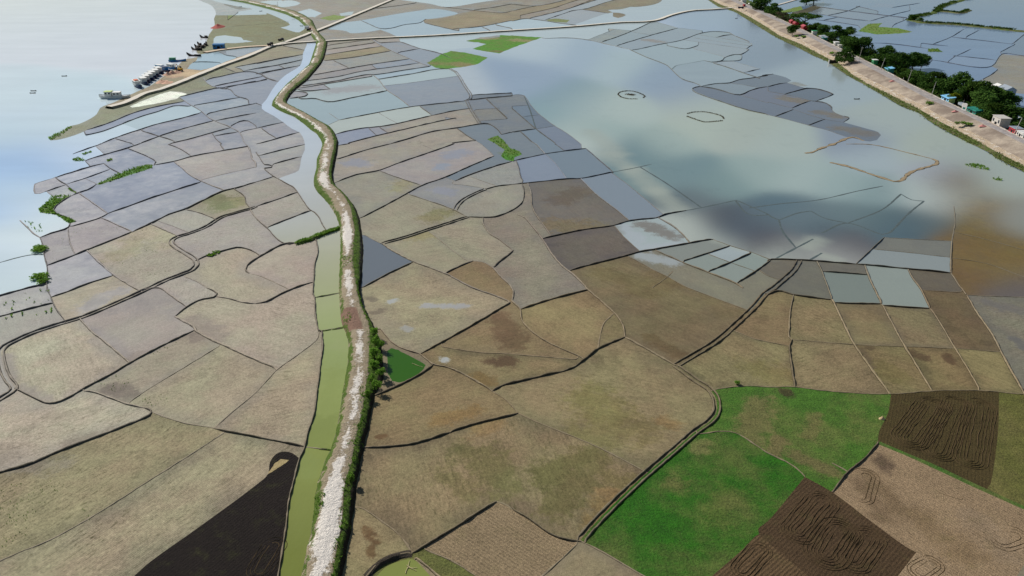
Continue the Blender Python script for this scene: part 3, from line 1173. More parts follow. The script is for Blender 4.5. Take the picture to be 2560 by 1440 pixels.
for ln in BLOBS.strip().splitlines():
    a = ln.split()
    if not a: continue
    f = [float(q) for q in a[:10]]
    w = Wn([(f[0], f[1]), (f[2], f[3])])
    r = region_at((f[0] + f[2]) / 2, (f[1] + f[3]) / 2) if a[10] == 'R' else -1
    BL.append((w[0], w[1], f[4], lin(f[5:8]), f[8], f[9], a[10], r))
DRIFT = {}
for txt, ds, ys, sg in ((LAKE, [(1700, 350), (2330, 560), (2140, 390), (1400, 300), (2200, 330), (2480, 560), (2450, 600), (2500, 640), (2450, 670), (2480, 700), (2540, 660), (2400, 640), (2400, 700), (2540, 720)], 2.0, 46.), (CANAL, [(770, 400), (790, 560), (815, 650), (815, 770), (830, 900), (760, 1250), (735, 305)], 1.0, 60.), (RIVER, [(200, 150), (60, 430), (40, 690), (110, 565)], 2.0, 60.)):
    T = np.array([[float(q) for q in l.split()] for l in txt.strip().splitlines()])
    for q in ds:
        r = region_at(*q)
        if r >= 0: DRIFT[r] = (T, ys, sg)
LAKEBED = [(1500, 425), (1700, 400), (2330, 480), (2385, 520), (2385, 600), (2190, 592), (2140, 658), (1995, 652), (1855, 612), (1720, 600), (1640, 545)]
def inside(x, y, q):
    r = False
    for (a, b), (c, d) in zip(q, q[1:] + q[:1]):
        if (b > y) != (d > y) and x < (c - a) * (y - b) / (d - b) + a: r = not r
    return r
JIT = {}
for i in range(NREG):
    if i not in EXACT and i not in DRIFT and inside(*RCX[i], LAKEBED): DRIFT[i] = DRIFT[region_at(1700, 350)]; JIT[i] = .93 + .1 * rnd.random()
SKYL = np.array((.36, .43, .48))
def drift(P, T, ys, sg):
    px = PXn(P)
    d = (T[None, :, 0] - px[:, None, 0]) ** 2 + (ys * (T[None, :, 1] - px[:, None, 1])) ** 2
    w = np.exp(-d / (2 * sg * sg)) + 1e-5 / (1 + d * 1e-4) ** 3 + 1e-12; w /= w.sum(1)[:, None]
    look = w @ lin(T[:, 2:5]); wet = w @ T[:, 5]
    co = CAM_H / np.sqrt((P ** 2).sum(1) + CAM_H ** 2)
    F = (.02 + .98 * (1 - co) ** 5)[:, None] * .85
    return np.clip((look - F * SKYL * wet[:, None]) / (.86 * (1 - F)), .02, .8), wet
def shade_points(P, c, w, reg):
    n = len(P); C = np.tile(np.asarray(c, float), (n, 1)); Wt = np.full(n, w, float)
    if reg in DRIFT: C, Wt = drift(P, *DRIFT[reg]); C = C * JIT.get(reg, 1.0)
    C2 = C.copy(); W2 = Wt.copy(); K = np.zeros(n)
    lo, hi = P.min(0), P.max(0)
    for a, b, r, bc, s, bw, sc, rr in BL:
        if sc == 'R' and rr != reg: continue
        if sc == 'L' and w < .5: continue
        R = r * 1.9
        if max(a[0], b[0]) + R < lo[0] or min(a[0], b[0]) - R > hi[0] or max(a[1], b[1]) + R < lo[1] or min(a[1], b[1]) - R > hi[1]: continue
        d = b - a; L2 = max((d ** 2).sum(), 1e-9)
        t = np.clip(((P - a) * d).sum(1) / L2, 0, 1)
        q = np.linalg.norm(P - (a + d * t[:, None]), axis=1) / r
        idx = np.nonzero(q < 1.9)[0]
        if not len(idx): continue
        f = .55 / r
        wob = np.array([noise.noise((P[i, 0] * f * 2, P[i, 1] * f * 2, r)) * .45 + noise.noise((P[i, 0] * f * 6, P[i, 1] * f * 6, r)) * .25 for i in idx])
        if sc == 'L':
            k = np.clip((1.55 - (q[idx] + wob * .45)) / 1.35, 0, 1); k = k * k * (3 - 2 * k) * s
            C[idx] = C[idx] * (1 - k[:, None]) + bc * k[:, None]; C2[idx] = C[idx]
        else:
            k = np.clip((1.75 - (q[idx] + wob)) / 1.5, 0, 1) * (.55 + .45 * s)
            m = k > K[idx]; j = idx[m]
            K[j] = k[m]; C2[j] = bc * s + C[j] * (1 - s)
            if bw >= 0: W2[j] = bw
    # neighbours outside the mask take the stain colour too, so the edge is cut by the shader alone
    if (K > 0).any() and (K <= 0).any():
        on = np.nonzero(K > 0)[0]; kd = KDTree(len(on))
        for n_, v in enumerate(on): kd.insert((P[v][0], P[v][1], 0), n_)
        kd.balance()
        for v in np.nonzero(K <= 0)[0]:
            m = kd.find((P[v][0], P[v][1], 0))
            if m[2] < 12: C2[v] = C2[on[m[1]]]; W2[v] = W2[on[m[1]]]
    return C, Wt, C2, W2, K

# ---------------------------------------------------------------- materials
class NT:
    def __init__(s, name):
        s.m = bpy.data.materials.new(name); s.m.use_nodes = True
        s.t = s.m.node_tree; s.t.nodes.clear()
        s.out = s.t.nodes.new('ShaderNodeOutputMaterial')
    def n(s, typ, ins=None, **kw):
        nd = s.t.nodes.new('ShaderNode' + typ)
        for k, v in kw.items(): setattr(nd, k, v)
        for k, v in (ins or {}).items(): s.set(nd, k, v)
        return nd
    def set(s, nd, k, v):
        sock = nd.inputs[k]
        if isinstance(v, bpy.types.NodeSocket): s.t.links.new(v, sock)
        elif isinstance(v, bpy.types.Node): s.t.links.new(v.outputs[0], sock)
        else: sock.default_value = v
    def math(s, op, a, b=0.0, c=None, clamp=False):
        nd = s.n('Math', operation=op, use_clamp=clamp); s.set(nd, 0, a); s.set(nd, 1, b)
        if c is not None: s.set(nd, 2, c)
        return nd.outputs[0]
    def mix(s, f, a, b, mode='MIX'):
        nd = s.n('Mix', data_type='RGBA', blend_type=mode, clamp_factor=True)
        s.set(nd, 0, f); s.set(nd, 6, a); s.set(nd, 7, b); return nd.outputs[2]
    def noise(s, vec, scale, detail=3.0, rough=.55, dist=0.0):
        nd = s.n('TexNoise', {'Vector': vec, 'Scale': scale, 'Detail': detail, 'Roughness': rough, 'Distortion': dist}); return nd.outputs[0]
    def ramp(s, v, lo, hi, a=0.0, b=1.0):
        nd = s.n('MapRange', {'Value': v, 'From Min': lo, 'From Max': hi, 'To Min': a, 'To Max': b}, interpolation_type='SMOOTHSTEP'); return nd.outputs[0]
    def attr(s, name, typ='GEOMETRY'):
        return s.n('Attribute', attribute_name=name, attribute_type=typ)
    def pos(s, sc=None, rot=None):
        g = s.n('NewGeometry').outputs['Position']
        if sc or rot is not None:
            mp = s.n('Mapping', {'Vector': g, 'Scale': sc or (1, 1, 1)})
            if rot is not None: s.set(mp, 'Rotation', rot)
            return mp.outputs[0]
        return g
    def vm(s, mode, a, b):
        nd = s.n('VectorMath', operation=mode); s.set(nd, 0, a)
        if mode == 'SCALE': s.set(nd, 'Scale', b)
        else: s.set(nd, 1, b)
        return nd.outputs[0]
    def bump(s, h, strength, dist):
        return s.n('Bump', {'Height': h, 'Strength': strength, 'Distance': dist}).outputs[0]
    def bsdf(s, col, rough=.9, spec=.3, normal=None, **kw):
        b = s.n('BsdfPrincipled', {'Base Color': col, 'Roughness': rough, 'Specular IOR Level': spec})
        for k, v in kw.items(): s.set(b, k, v)
        if normal is not None: s.set(b, 'Normal', normal)
        return b.outputs[0]
    def done(s, sh):
        s.t.links.new(sh, s.out.inputs[0]); return s.m
def rgba(c): return (float(c[0]), float(c[1]), float(c[2]), 1.0)
def S(r, g, b): return rgba(lin((r, g, b)))
def water_shader(t, col, amount=1.0):
    p = t.pos((.35, .12, 1), (0, 0, .5))
    h = t.noise(p, 1.0, 4, .6)
    h2 = t.noise(t.pos(), .9, 3, .6)
    nrm = t.bump(t.math('ADD', h, t.math('MULTIPLY', h2, .5)), .12 * amount, .35)
    return t.bsdf(col, .1, .5, nrm, IOR=1.33)
def stained(t, c, wet):
    p = t.pos(); k = t.attr('stain_mask').outputs['Fac']
    n = t.math('MULTIPLY_ADD', t.noise(p, .35, 6, .72), 1.0, t.math('MULTIPLY', t.noise(p, 1.6, 4, .7), .45))
    m = t.ramp(t.math('ADD', k, t.math('MULTIPLY', t.math('SUBTRACT', n, .72), 1.5)), .30, .80)
    m = t.math('MULTIPLY', m, t.ramp(k, .02, .25, 0, .88))
    c2 = t.mix(m, c, t.attr('Stain').outputs['Color'])
    w2 = t.math('ADD', wet, t.math('MULTIPLY', m, t.math('SUBTRACT', t.attr('stain_wet').outputs['Fac'], wet)))
    return c2, w2
def mat_plot():
    t = NT('plot_soil')
    c = t.attr('Col').outputs['Color']; wet = t.attr('wet').outputs['Fac']
    c, wet = stained(t, c, wet)
    rows = t.attr('rows', 'OBJECT').outputs['Fac']; ra = t.attr('row_angle', 'OBJECT').outputs['Fac']; sd = t.attr('mottle', 'OBJECT').outputs['Fac']
    g = t.n('NewGeometry').outputs['Position']
    comb = t.n('CombineXYZ', {'Z': t.math('MULTIPLY', sd, 37.0)}).outputs[0]
    p = t.vm('ADD', g, comb)
    big = t.noise(p, .035, 4, .6); mid = t.noise(p, .16, 5, .65); fine = t.noise(p, 1.5, 5, .75); grit = t.noise(p, 5.0, 2, .7)
    dry = t.math('SUBTRACT', 1.0, wet, clamp=True)
    v = t.math('ADD', t.math('MULTIPLY', t.math('SUBTRACT', big, .5), .75), t.math('MULTIPLY', t.math('SUBTRACT', mid, .5), .7))
    v = t.math('ADD', v, t.math('MULTIPLY', t.math('SUBTRACT', fine, .5), 1.35))
    v = t.math('ADD', v, t.math('MULTIPLY', t.math('SUBTRACT', grit, .5), 1.5))
    v = t.math('ADD', 1.0, t.math('MULTIPLY', v, t.math('MULTIPLY_ADD', dry, .85, .12)))
    hue = t.noise(p, .07, 4, .6); hue2 = t.ramp(t.noise(p, .3, 5, .7), .52, .72)
    tint = t.mix(t.ramp(hue, .35, .65), (1.02, .96, .86, 1), (.90, .98, .80, 1))
    tint = t.mix(t.math('MULTIPLY', dry, .8), (1, 1, 1, 1), tint)
    col = t.mix(1.0, c, tint, 'MULTIPLY')
    # tufts of stubble gone green, and damp dark hollows
    weed = t.math('MULTIPLY', t.math('MULTIPLY', t.ramp(t.noise(p, .9, 4, .75), .60, .74), hue2), t.attr('weed', 'OBJECT').outputs['Fac'])
    damp = t.math('MULTIPLY', t.ramp(t.math('MULTIPLY_ADD', mid, .35, t.math('MULTIPLY', t.noise(p, .055, 6, .75), .65)), .545, .60), t.attr('damp', 'OBJECT').outputs['Fac'])
    col = t.mix(damp, col, t.vm('SCALE', col, .62))
    # stubble rows
    rp = t.n('VectorRotate', {'Vector': g, 'Angle': ra}, rotation_type='Z_AXIS').outputs[0]
    wv = t.n('TexWave', {'Vector': rp, 'Scale': .75, 'Distortion': 1.0, 'Detail': 2, 'Detail Scale': 1.5}, wave_type='BANDS', bands_direction='Y').outputs['Fac']
    v = t.math('MULTIPLY', v, t.math('MULTIPLY_ADD', t.math('MULTIPLY', t.math('SUBTRACT', wv, .5), rows), dry, 1.0))
    sp = t.n('Mapping', {'Vector': rp, 'Scale': (.07, .9, 1)}).outputs[0]
    v = t.math('ADD', v, t.math('MULTIPLY', t.math('MULTIPLY', t.math('SUBTRACT', t.noise(sp, 1.0, 4, .7), .5), .6), dry))
    fl = t.n('Mapping', {'Vector': rp, 'Scale': (.45, 1.7, 1)}).outputs[0]
    fn = t.noise(fl, 1.0, 3, .75); rg = t.attr('rough', 'OBJECT').outputs['Fac']
    fk = t.math('MULTIPLY', t.math('MULTIPLY', t.ramp(fn, .54, .66), t.ramp(t.noise(p, .06, 5, .7), .42, .60, .15, 1.0)), t.math('MULTIPLY', rg, dry))
    v = t.math('SUBTRACT', v, t.math('MULTIPLY', fk, .5))
    v = t.math('ADD', v, t.math('MULTIPLY', t.math('MULTIPLY', t.ramp(fn, .46, .36), .22), t.math('MULTIPLY', rg, dry)))
    v = t.math('MAXIMUM', v, .25)
    col = t.vm('SCALE', col, v)
    col = t.mix(t.math('MULTIPLY', fk, .4), col, t.vm('SCALE', (.16, .15, .06), 1.0))
    col = t.mix(weed, col, (.06, .10, .025, 1))
    nrm = t.bump(t.math('ADD', t.math('MULTIPLY', mid, .6), t.math('ADD', fine, t.math('MULTIPLY', grit, .4))), .45, .12)
    soil = t.bsdf(col, t.math('MULTIPLY_ADD', dry, .5, .42), t.math('MULTIPLY_ADD', wet, .35, .12), nrm)
    wcol = t.mix(.25, c, col)
    wat = water_shader(t, wcol, 1.0)
    pn = t.math('MULTIPLY_ADD', t.noise(p, .22, 6, .68), .6, t.math('MULTIPLY', t.noise(p, .05, 3, .5), .5))
    pn = t.math('SUBTRACT', pn, .55)
    mid4 = t.math('MULTIPLY', t.math('MULTIPLY', wet, dry), 4.0)
    f = t.math('ADD', t.math('MULTIPLY_ADD', wet, 1.25, -.2), t.math('MULTIPLY', pn, t.math('MULTIPLY', mid4, 2.2)))
    f = t.ramp(f, 0.0, 1.0)
    ms = t.n('MixShader', {0: f, 1: soil, 2: wat}).outputs[0]
    return t.done(ms)
def mat_open_water():
    t = NT('open_water')
    c = t.attr('Col').outputs['Color']
    p = t.pos(); c, _w = stained(t, c, 1.0)
    st = t.noise(t.pos((.012, .05, 1), (0, 0, -.25)), 1.0, 4, .55); f = t.noise(p, .02, 4, .5)
    v = t.math('MULTIPLY_ADD', t.math('SUBTRACT', st, .5), .22, 1.0)
    v = t.math('ADD', v, t.math('MULTIPLY', t.math('SUBTRACT', f, .5), .12))
    return t.done(water_shader(t, t.vm('SCALE', c, v), 1.0))
def mat_grass():
    t = NT('grass_ground')
    c = t.attr('Col').outputs['Color']; p = t.pos(); c, _w = stained(t, c, 0.0)
    big = t.noise(p, .06, 5, .65); mid = t.noise(p, .35, 5, .7); fine = t.noise(p, 2.2, 4, .75)
    col = t.mix(t.ramp(big, .40, .66, 0, .75), c, t.mix(.6, c, S(120, 108, 66)))
    v = t.math('ADD', t.math('MULTIPLY_ADD', t.math('SUBTRACT', mid, .5), 1.3, 1.0), t.math('MULTIPLY', t.math('SUBTRACT', fine, .5), 2.2))
    col = t.vm('SCALE', col, t.math('MAXIMUM', v, .3))
    return t.done(t.bsdf(col, .8, .2, t.bump(t.math('ADD', mid, fine), .9, .3)))
def mat_plough():
    t = NT('ploughed_earth')
    c = t.attr('Col').outputs['Color']; p = t.pos(); c, _w = stained(t, c, 0.0)
    ra = t.attr('row_angle', 'OBJECT').outputs['Fac']; rows = t.attr('rows', 'OBJECT').outputs['Fac']
    rp = t.n('VectorRotate', {'Vector': p, 'Angle': ra}, rotation_type='Z_AXIS').outputs[0]
    wv = t.n('TexWave', {'Vector': rp, 'Scale': .5, 'Distortion': 1.6, 'Detail': 3, 'Detail Scale': 1.2}, wave_type='BANDS', bands_direction='Y').outputs['Fac']
    mid = t.noise(p, .12, 5, .65); fine = t.noise(p, 1.6, 5, .75); clod = t.noise(p, 5., 3, .7)
    v = t.math('ADD', t.math('MULTIPLY_ADD', t.math('SUBTRACT', mid, .5), .7, 1.0), t.math('MULTIPLY', t.math('SUBTRACT', fine, .5), 1.8))
    v = t.math('ADD', v, t.math('MULTIPLY', t.math('SUBTRACT', clod, .5), 1.2))
    v = t.math('ADD', v, t.math('MULTIPLY', t.math('SUBTRACT', wv, .5), rows))
    col = t.mix(t.ramp(t.noise(p, .25, 4, .7), .5, .75, 0, .35), c, t.mix(.5, c, S(96, 100, 50)))
    col = t.vm('SCALE', col, t.math('MAXIMUM', v, .3))
    h = t.math('ADD', t.math('MULTIPLY', wv, rows), t.math('ADD', fine, clod))
    return t.done(t.bsdf(col, .9, .15, t.bump(h, .9, .25)))
def mat_bund():
    t = NT('bund_earth')
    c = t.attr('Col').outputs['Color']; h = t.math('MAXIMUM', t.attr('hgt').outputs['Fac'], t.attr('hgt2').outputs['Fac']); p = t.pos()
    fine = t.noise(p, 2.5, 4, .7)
    col = t.mix(t.ramp(t.math('ADD', h, t.math('MULTIPLY', t.math('SUBTRACT', fine, .5), .5)), .15, .8), t.vm('SCALE', c, .09), t.vm('SCALE', c, 1.05))  # bund foot darkened in the colour to stand in for its shaded side
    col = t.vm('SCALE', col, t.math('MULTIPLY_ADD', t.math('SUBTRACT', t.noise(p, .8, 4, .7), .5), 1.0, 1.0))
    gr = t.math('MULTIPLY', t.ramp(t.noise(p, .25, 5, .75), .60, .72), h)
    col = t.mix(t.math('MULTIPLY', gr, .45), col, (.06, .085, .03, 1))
    return t.done(t.bsdf(col, .9, .15, t.bump(fine, .6, .15)))
def mat_ground():
    t = NT('far_ground'); p = t.pos()
    vor = t.n('TexVoronoi', {'Vector': p, 'Scale': .012}).outputs['Color']
    col = t.mix(t.ramp(vor, .2, .8), S(150, 143, 126), S(118, 122, 104))
    col = t.mix(t.ramp(t.noise(p, .004, 4, .6), .45, .55), col, S(165, 178, 172))
    return t.done(t.bsdf(col, .4, .5))
def simple(name, rgb, rough=.7, spec=.3, var=.25, scale=1.5, metal=0.0):
    t = NT(name); p = t.n('TexCoord').outputs['Object']
    v = t.math('MULTIPLY_ADD', t.math('SUBTRACT', t.noise(p, scale, 5, .65), .5), var * 2, 1.0)
    return t.done(t.bsdf(t.vm('SCALE', S(*rgb)[:3], v), rough, spec, Metallic=metal))
M_PLOT, M_WATER, M_GRASS, M_PLOUGH, M_BUND, M_GROUND = mat_plot(), mat_open_water(), mat_grass(), mat_plough(), mat_bund(), mat_ground()
# ---------------------------------------------------------------- the land
g = 7000.0
mesh_obj('ground', [(-g, -g, -.6), (g, -g, -.6), (g, g, -.6), (-g, g, -.6)], [(0, 1, 2, 3)], M_GROUND, kind='structure')
ROWS = {}   # region -> (row contrast, angle, weed)
for (u, v, amt, u1, v1, u2, v2, weed) in (
    (300, 1300, .30, 300, 1330, 620, 1110, .25), (600, 1130, .22, 300, 1330, 620, 1110, .1), (250, 1180, .08, 300, 1330, 620, 1110, .8), (150, 1060, .05, 0, 1130, 200, 1050, .05),
    (1270, 1330, .22, 1180, 1290, 1380, 1420, 0), (1400, 1400, .2, 1300, 1330, 1500, 1440, .2), (1650, 760, .30, 1500, 700, 1750, 800, .0), (1800, 760, .2, 1500, 700, 1750, 800, 0),
    (500, 900, .1, 350, 960, 560, 860, .45), (420, 850, .1, 350, 960, 560, 860, .5), (1120, 1400, .3, 1090, 1370, 1190, 1440, .2), (1600, 1400, .2, 1300, 1330, 1500, 1440, .3),
    (340, 650, .05, 200, 700, 400, 600, .35), (250, 580, 0, 0, 0, 1, 0, .3), (720, 655, .2, 690, 660, 780, 640, 0)):
    r = region_at(u, v); a, b = W(u1, v1), W(u2, v2)
    ROWS[r] = (amt, -math.atan2(b[1] - a[1], b[0] - a[0]), weed)
for (u, v, amt, u1, v1, u2, v2) in ((600, 1350, .15, 400, 1420, 640, 1240), (2340, 1080, .12, 2300, 1180, 2320, 1020), (2060, 1320, .16, 1950, 1330, 2060, 1230),
                                    (1880, 1400, .3, 1850, 1440, 1920, 1380), (2300, 1250, .2, 2200, 1180, 2450, 1330), (2300, 1420, .28, 2200, 1180, 2450, 1330), (1270, 1330, .22, 1180, 1290, 1380, 1420)):
    r = region_at(u, v); a, b = W(u1, v1), W(u2, v2)
    ROWS[r] = (amt, -math.atan2(b[1] - a[1], b[0] - a[0]), 0)
order = np.argsort(LAB, kind='stable'); starts = np.searchsorted(LAB[order], np.arange(NREG + 1))
KN = {'f': 'field', 'g': 'grass_field', 'p': 'ploughed_field', 'q': 'ploughed_field', 'n': 'ground', 'w': 'water'}
for r in range(NREG):
    tri = FA[order[starts[r]:starts[r + 1]]]
    if RAREA[r] < .05: continue
    ids, inv = np.unique(tri, return_inverse=True); inv = inv.reshape(-1, 3)
    P = VS[ids]; c, w, k = REG[r]
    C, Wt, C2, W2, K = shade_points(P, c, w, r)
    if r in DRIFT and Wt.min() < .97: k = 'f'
    if k == 'f' and r not in DRIFT and RAREA[r] > 30:
        # plots stay damp along their bunds and dry out towards the middle
        ec = {}
        for q in inv:
            for e in ((q[0], q[1]), (q[1], q[2]), (q[2], q[0])): e = (min(e), max(e)); ec[e] = ec.get(e, 0) + 1
        bv = sorted({v for e, m in ec.items() if m == 1 for v in e})
        kd = KDTree(len(bv))
        for n_, v in enumerate(bv): kd.insert((P[v][0], P[v][1], 0), n_)
        kd.balance()
        dd = np.array([kd.find((p[0], p[1], 0))[2] for p in P])
        sz = math.sqrt(RAREA[r]); nn = np.array([noise.noise((p[0] * .09, p[1] * .09, r * 3.7)) + .5 * noise.noise((p[0] * .3, p[1] * .3, r)) for p in P])
        e = np.clip(1.0 - (dd / (sz * (.10 + .10 * rnd.random())) + nn * .9), 0, 1)
        am = rnd.uniform(.25, 1.0)
        Wt = np.clip(Wt + (.30 * e - .06) * am * (1 - Wt) * (Wt > .06), 0, 1)
        C = C * (1 - (.34 * e * am)[:, None] * (1 - Wt)[:, None] * np.array((1.0, .95, .80)))
    mat = {'f': M_PLOT, 'g': M_GRASS, 'p': M_PLOUGH, 'q': M_PLOUGH, 'n': M_GRASS, 'w': M_WATER}[k]
    nm = 'water' if (k == 'f' and w > .96) else KN[k]
    a = P[inv[:, 0]]; b = P[inv[:, 1]]; d = P[inv[:, 2]]
    flip = ((b - a)[:, 0] * (d - a)[:, 1] - (b - a)[:, 1] * (d - a)[:, 0]) < 0
    inv[flip] = inv[flip][:, ::-1]
    o = mesh_obj(nm, np.c_[P, np.zeros(len(P))], inv, mat, kind='structure')
    vcol(o.data, 'Col', C); vflt(o.data, 'wet', Wt)
    if K.max() > 0: vcol(o.data, 'Stain', C2); vflt(o.data, 'stain_wet', W2); vflt(o.data, 'stain_mask', K)
    rw = ROWS.get(r, (0.0, rnd.choice((.35, -.4, .9, 1.3)), .3 if k == 'f' and w < .5 else 0.0))
    o['rows'] = float(rw[0]); o['row_angle'] = float(rw[1]); o['weed'] = float(rw[2]); o['mottle'] = float(rnd.random()); o['rough'] = .9 if r == region_at(250, 1180) else float(.15 + .75 * rnd.random()); o['damp'] = float(rnd.random() ** 1.5 * .75) if r != region_at(250, 1180) else .6
# ---------------------------------------------------------------- bunds
def ribbon(name, P, w, h, mat, col, kind='structure', prof=None, z0=-.03, taper=True, jit=.18, wj=None):
    P = np.asarray(P, float); n = len(P)
    T = np.gradient(P, axis=0); T /= np.maximum(np.linalg.norm(T, axis=1), 1e-9)[:, None]
    N = np.stack([T[:, 1], -T[:, 0]], 1)
    prof = prof or [(-.5, 0), (-.36, .45), (-.2, .95), (.2, 1.0), (.36, .5), (.5, 0)]
    m = len(prof); vs, hg = [], []
    ph = rnd.random() * 99
    for i in range(n):
        k = 1.0
        if taper: k = min(1.0, .35 + .65 * min(i, n - 1 - i) / 2.0)
        s = 1 + jit * 2 * noise.noise((i * .37, ph, 0)); hh = h * k * (1 + jit * 2.2 * noise.noise((i * .53, ph, 5)))
        for q, (x, z) in enumerate(prof):
            e = jit * .5 * w * noise.noise((i * .9, ph, q * 3.1))
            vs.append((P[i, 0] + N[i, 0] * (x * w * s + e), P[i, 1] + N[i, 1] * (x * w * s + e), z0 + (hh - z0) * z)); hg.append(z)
    fs = [(i * m + q, i * m + q + 1, (i + 1) * m + q + 1, (i + 1) * m + q) for i in range(n - 1) for q in range(m - 1)]
    fs = [f[::-1] for f in fs]
    o = mesh_obj(name, vs, fs, mat, kind=kind)
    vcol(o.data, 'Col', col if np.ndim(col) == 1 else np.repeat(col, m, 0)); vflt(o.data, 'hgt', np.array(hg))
    return o
def off(P, d):
    T = np.gradient(P, axis=0); T /= np.maximum(np.linalg.norm(T, axis=1), 1e-9)[:, None]
    return P + np.stack([T[:, 1], -T[:, 0]], 1) * d
def resample(P, step):
    d = np.r_[0, np.cumsum(np.linalg.norm(np.diff(P, axis=0), axis=1))]
    n = max(2, int(d[-1] / step) + 1); s = np.linspace(0, d[-1], n)
    return np.stack([np.interp(s, d, P[:, k]) for k in (0, 1)], 1)
for st, c, cl in SM:
    if st == 'b': continue
    P = Wn(np.clip(c, (MX0, MY0), (MX1, MY1)))
    dm = float(np.median(np.hypot(P[:, 0], P[:, 1])))
    P = resample(P, max(1.0, dm / 150))
    if len(P) < 2: continue
    gcol, gwet = guide(PXn(P))
    tan = gcol * .75 + lin((176, 158, 130)) * .25
    far = 1 + dm / 6000
    bw = .34 + .28 * rnd.random()
    if st == 'd': ribbon('bund', P, .95 * bw * far, (.28 + .22 * bw), M_BUND, tan * .62, jit=.3)  # bunds seen on their shaded side: shade put into a darker base colour
    elif st == 't': ribbon('bund', P, 1.15 * bw * far, .3, M_BUND, tan * 1.0, jit=.3)  # bunds in line with the sun keep the lighter, sunlit tan
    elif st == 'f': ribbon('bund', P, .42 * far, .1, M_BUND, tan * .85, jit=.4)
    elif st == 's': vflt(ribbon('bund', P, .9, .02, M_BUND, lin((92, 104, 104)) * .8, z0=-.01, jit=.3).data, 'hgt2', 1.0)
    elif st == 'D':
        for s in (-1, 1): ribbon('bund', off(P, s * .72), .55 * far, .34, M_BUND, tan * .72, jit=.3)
# ---------------------------------------------------------------- central embankment
def mat_embank():
    t = NT('embankment_earth'); c = t.attr('Col').outputs['Color']; gr = t.attr('green').outputs['Fac']; sa = t.attr('sand').outputs['Fac']; p = t.pos()
    bo = lambda x: t.math('MULTIPLY_ADD', t.math('SUBTRACT', x, .5), 2.0, .5)
    n1 = bo(t.noise(t.pos((1, .6, 1)), .4, 5, .72)); n2 = bo(t.noise(p, 1.7, 5, .75)); n3 = bo(t.noise(p, .6, 5, .7))
    ms = t.ramp(t.math('ADD', t.math('MULTIPLY', n1, .6), t.math('MULTIPLY_ADD', n2, .4, t.math('MULTIPLY', t.math('SUBTRACT', sa, .5), .62))), .46, .62)
    mg = t.ramp(t.math('ADD', t.math('MULTIPLY', n3, .6), t.math('MULTIPLY_ADD', n2, .4, t.math('MULTIPLY', t.math('SUBTRACT', gr, .5), .62))), .50, .62)
    v = t.math('MULTIPLY_ADD', t.math('SUBTRACT', n2, .5), .7, 1.0)
    col = t.mix(ms, t.vm('SCALE', c, v), t.vm('SCALE', S(246, 236, 222)[:3], t.math('MULTIPLY_ADD', t.math('SUBTRACT', n2, .5), .35, .97)))
    gcol = t.mix(t.noise(p, .7, 4, .7), S(52, 84, 24), S(110, 128, 52))
    col = t.mix(mg, col, t.vm('SCALE', gcol, v))
    return t.done(t.bsdf(col, .9, .15, t.bump(t.math('ADD', n1, n2), .9, .35)))
M_EMB = mat_embank()
EL = np.array([p for st, pts in RAW[:1] for p in pts]); ER = np.array([p for st, pts in RAW[1:2] for p in pts])
EC = np.array([(832, 1440), (847, 1362), (857, 1305), (858, 1235), (880, 1167), (890, 1105), (905, 1045), (915, 970), (922, 895), (922, 820), (905, 782), (895, 745), (890, 720), (880, 660), (886, 585), (875, 522), (850, 485), (827, 467), (822, 442), (828, 402), (835, 375)])
def at_v(A, v):
    A = A[np.argsort(A[:, 1])]; return np.interp(v, A[:, 1], A[:, 0])
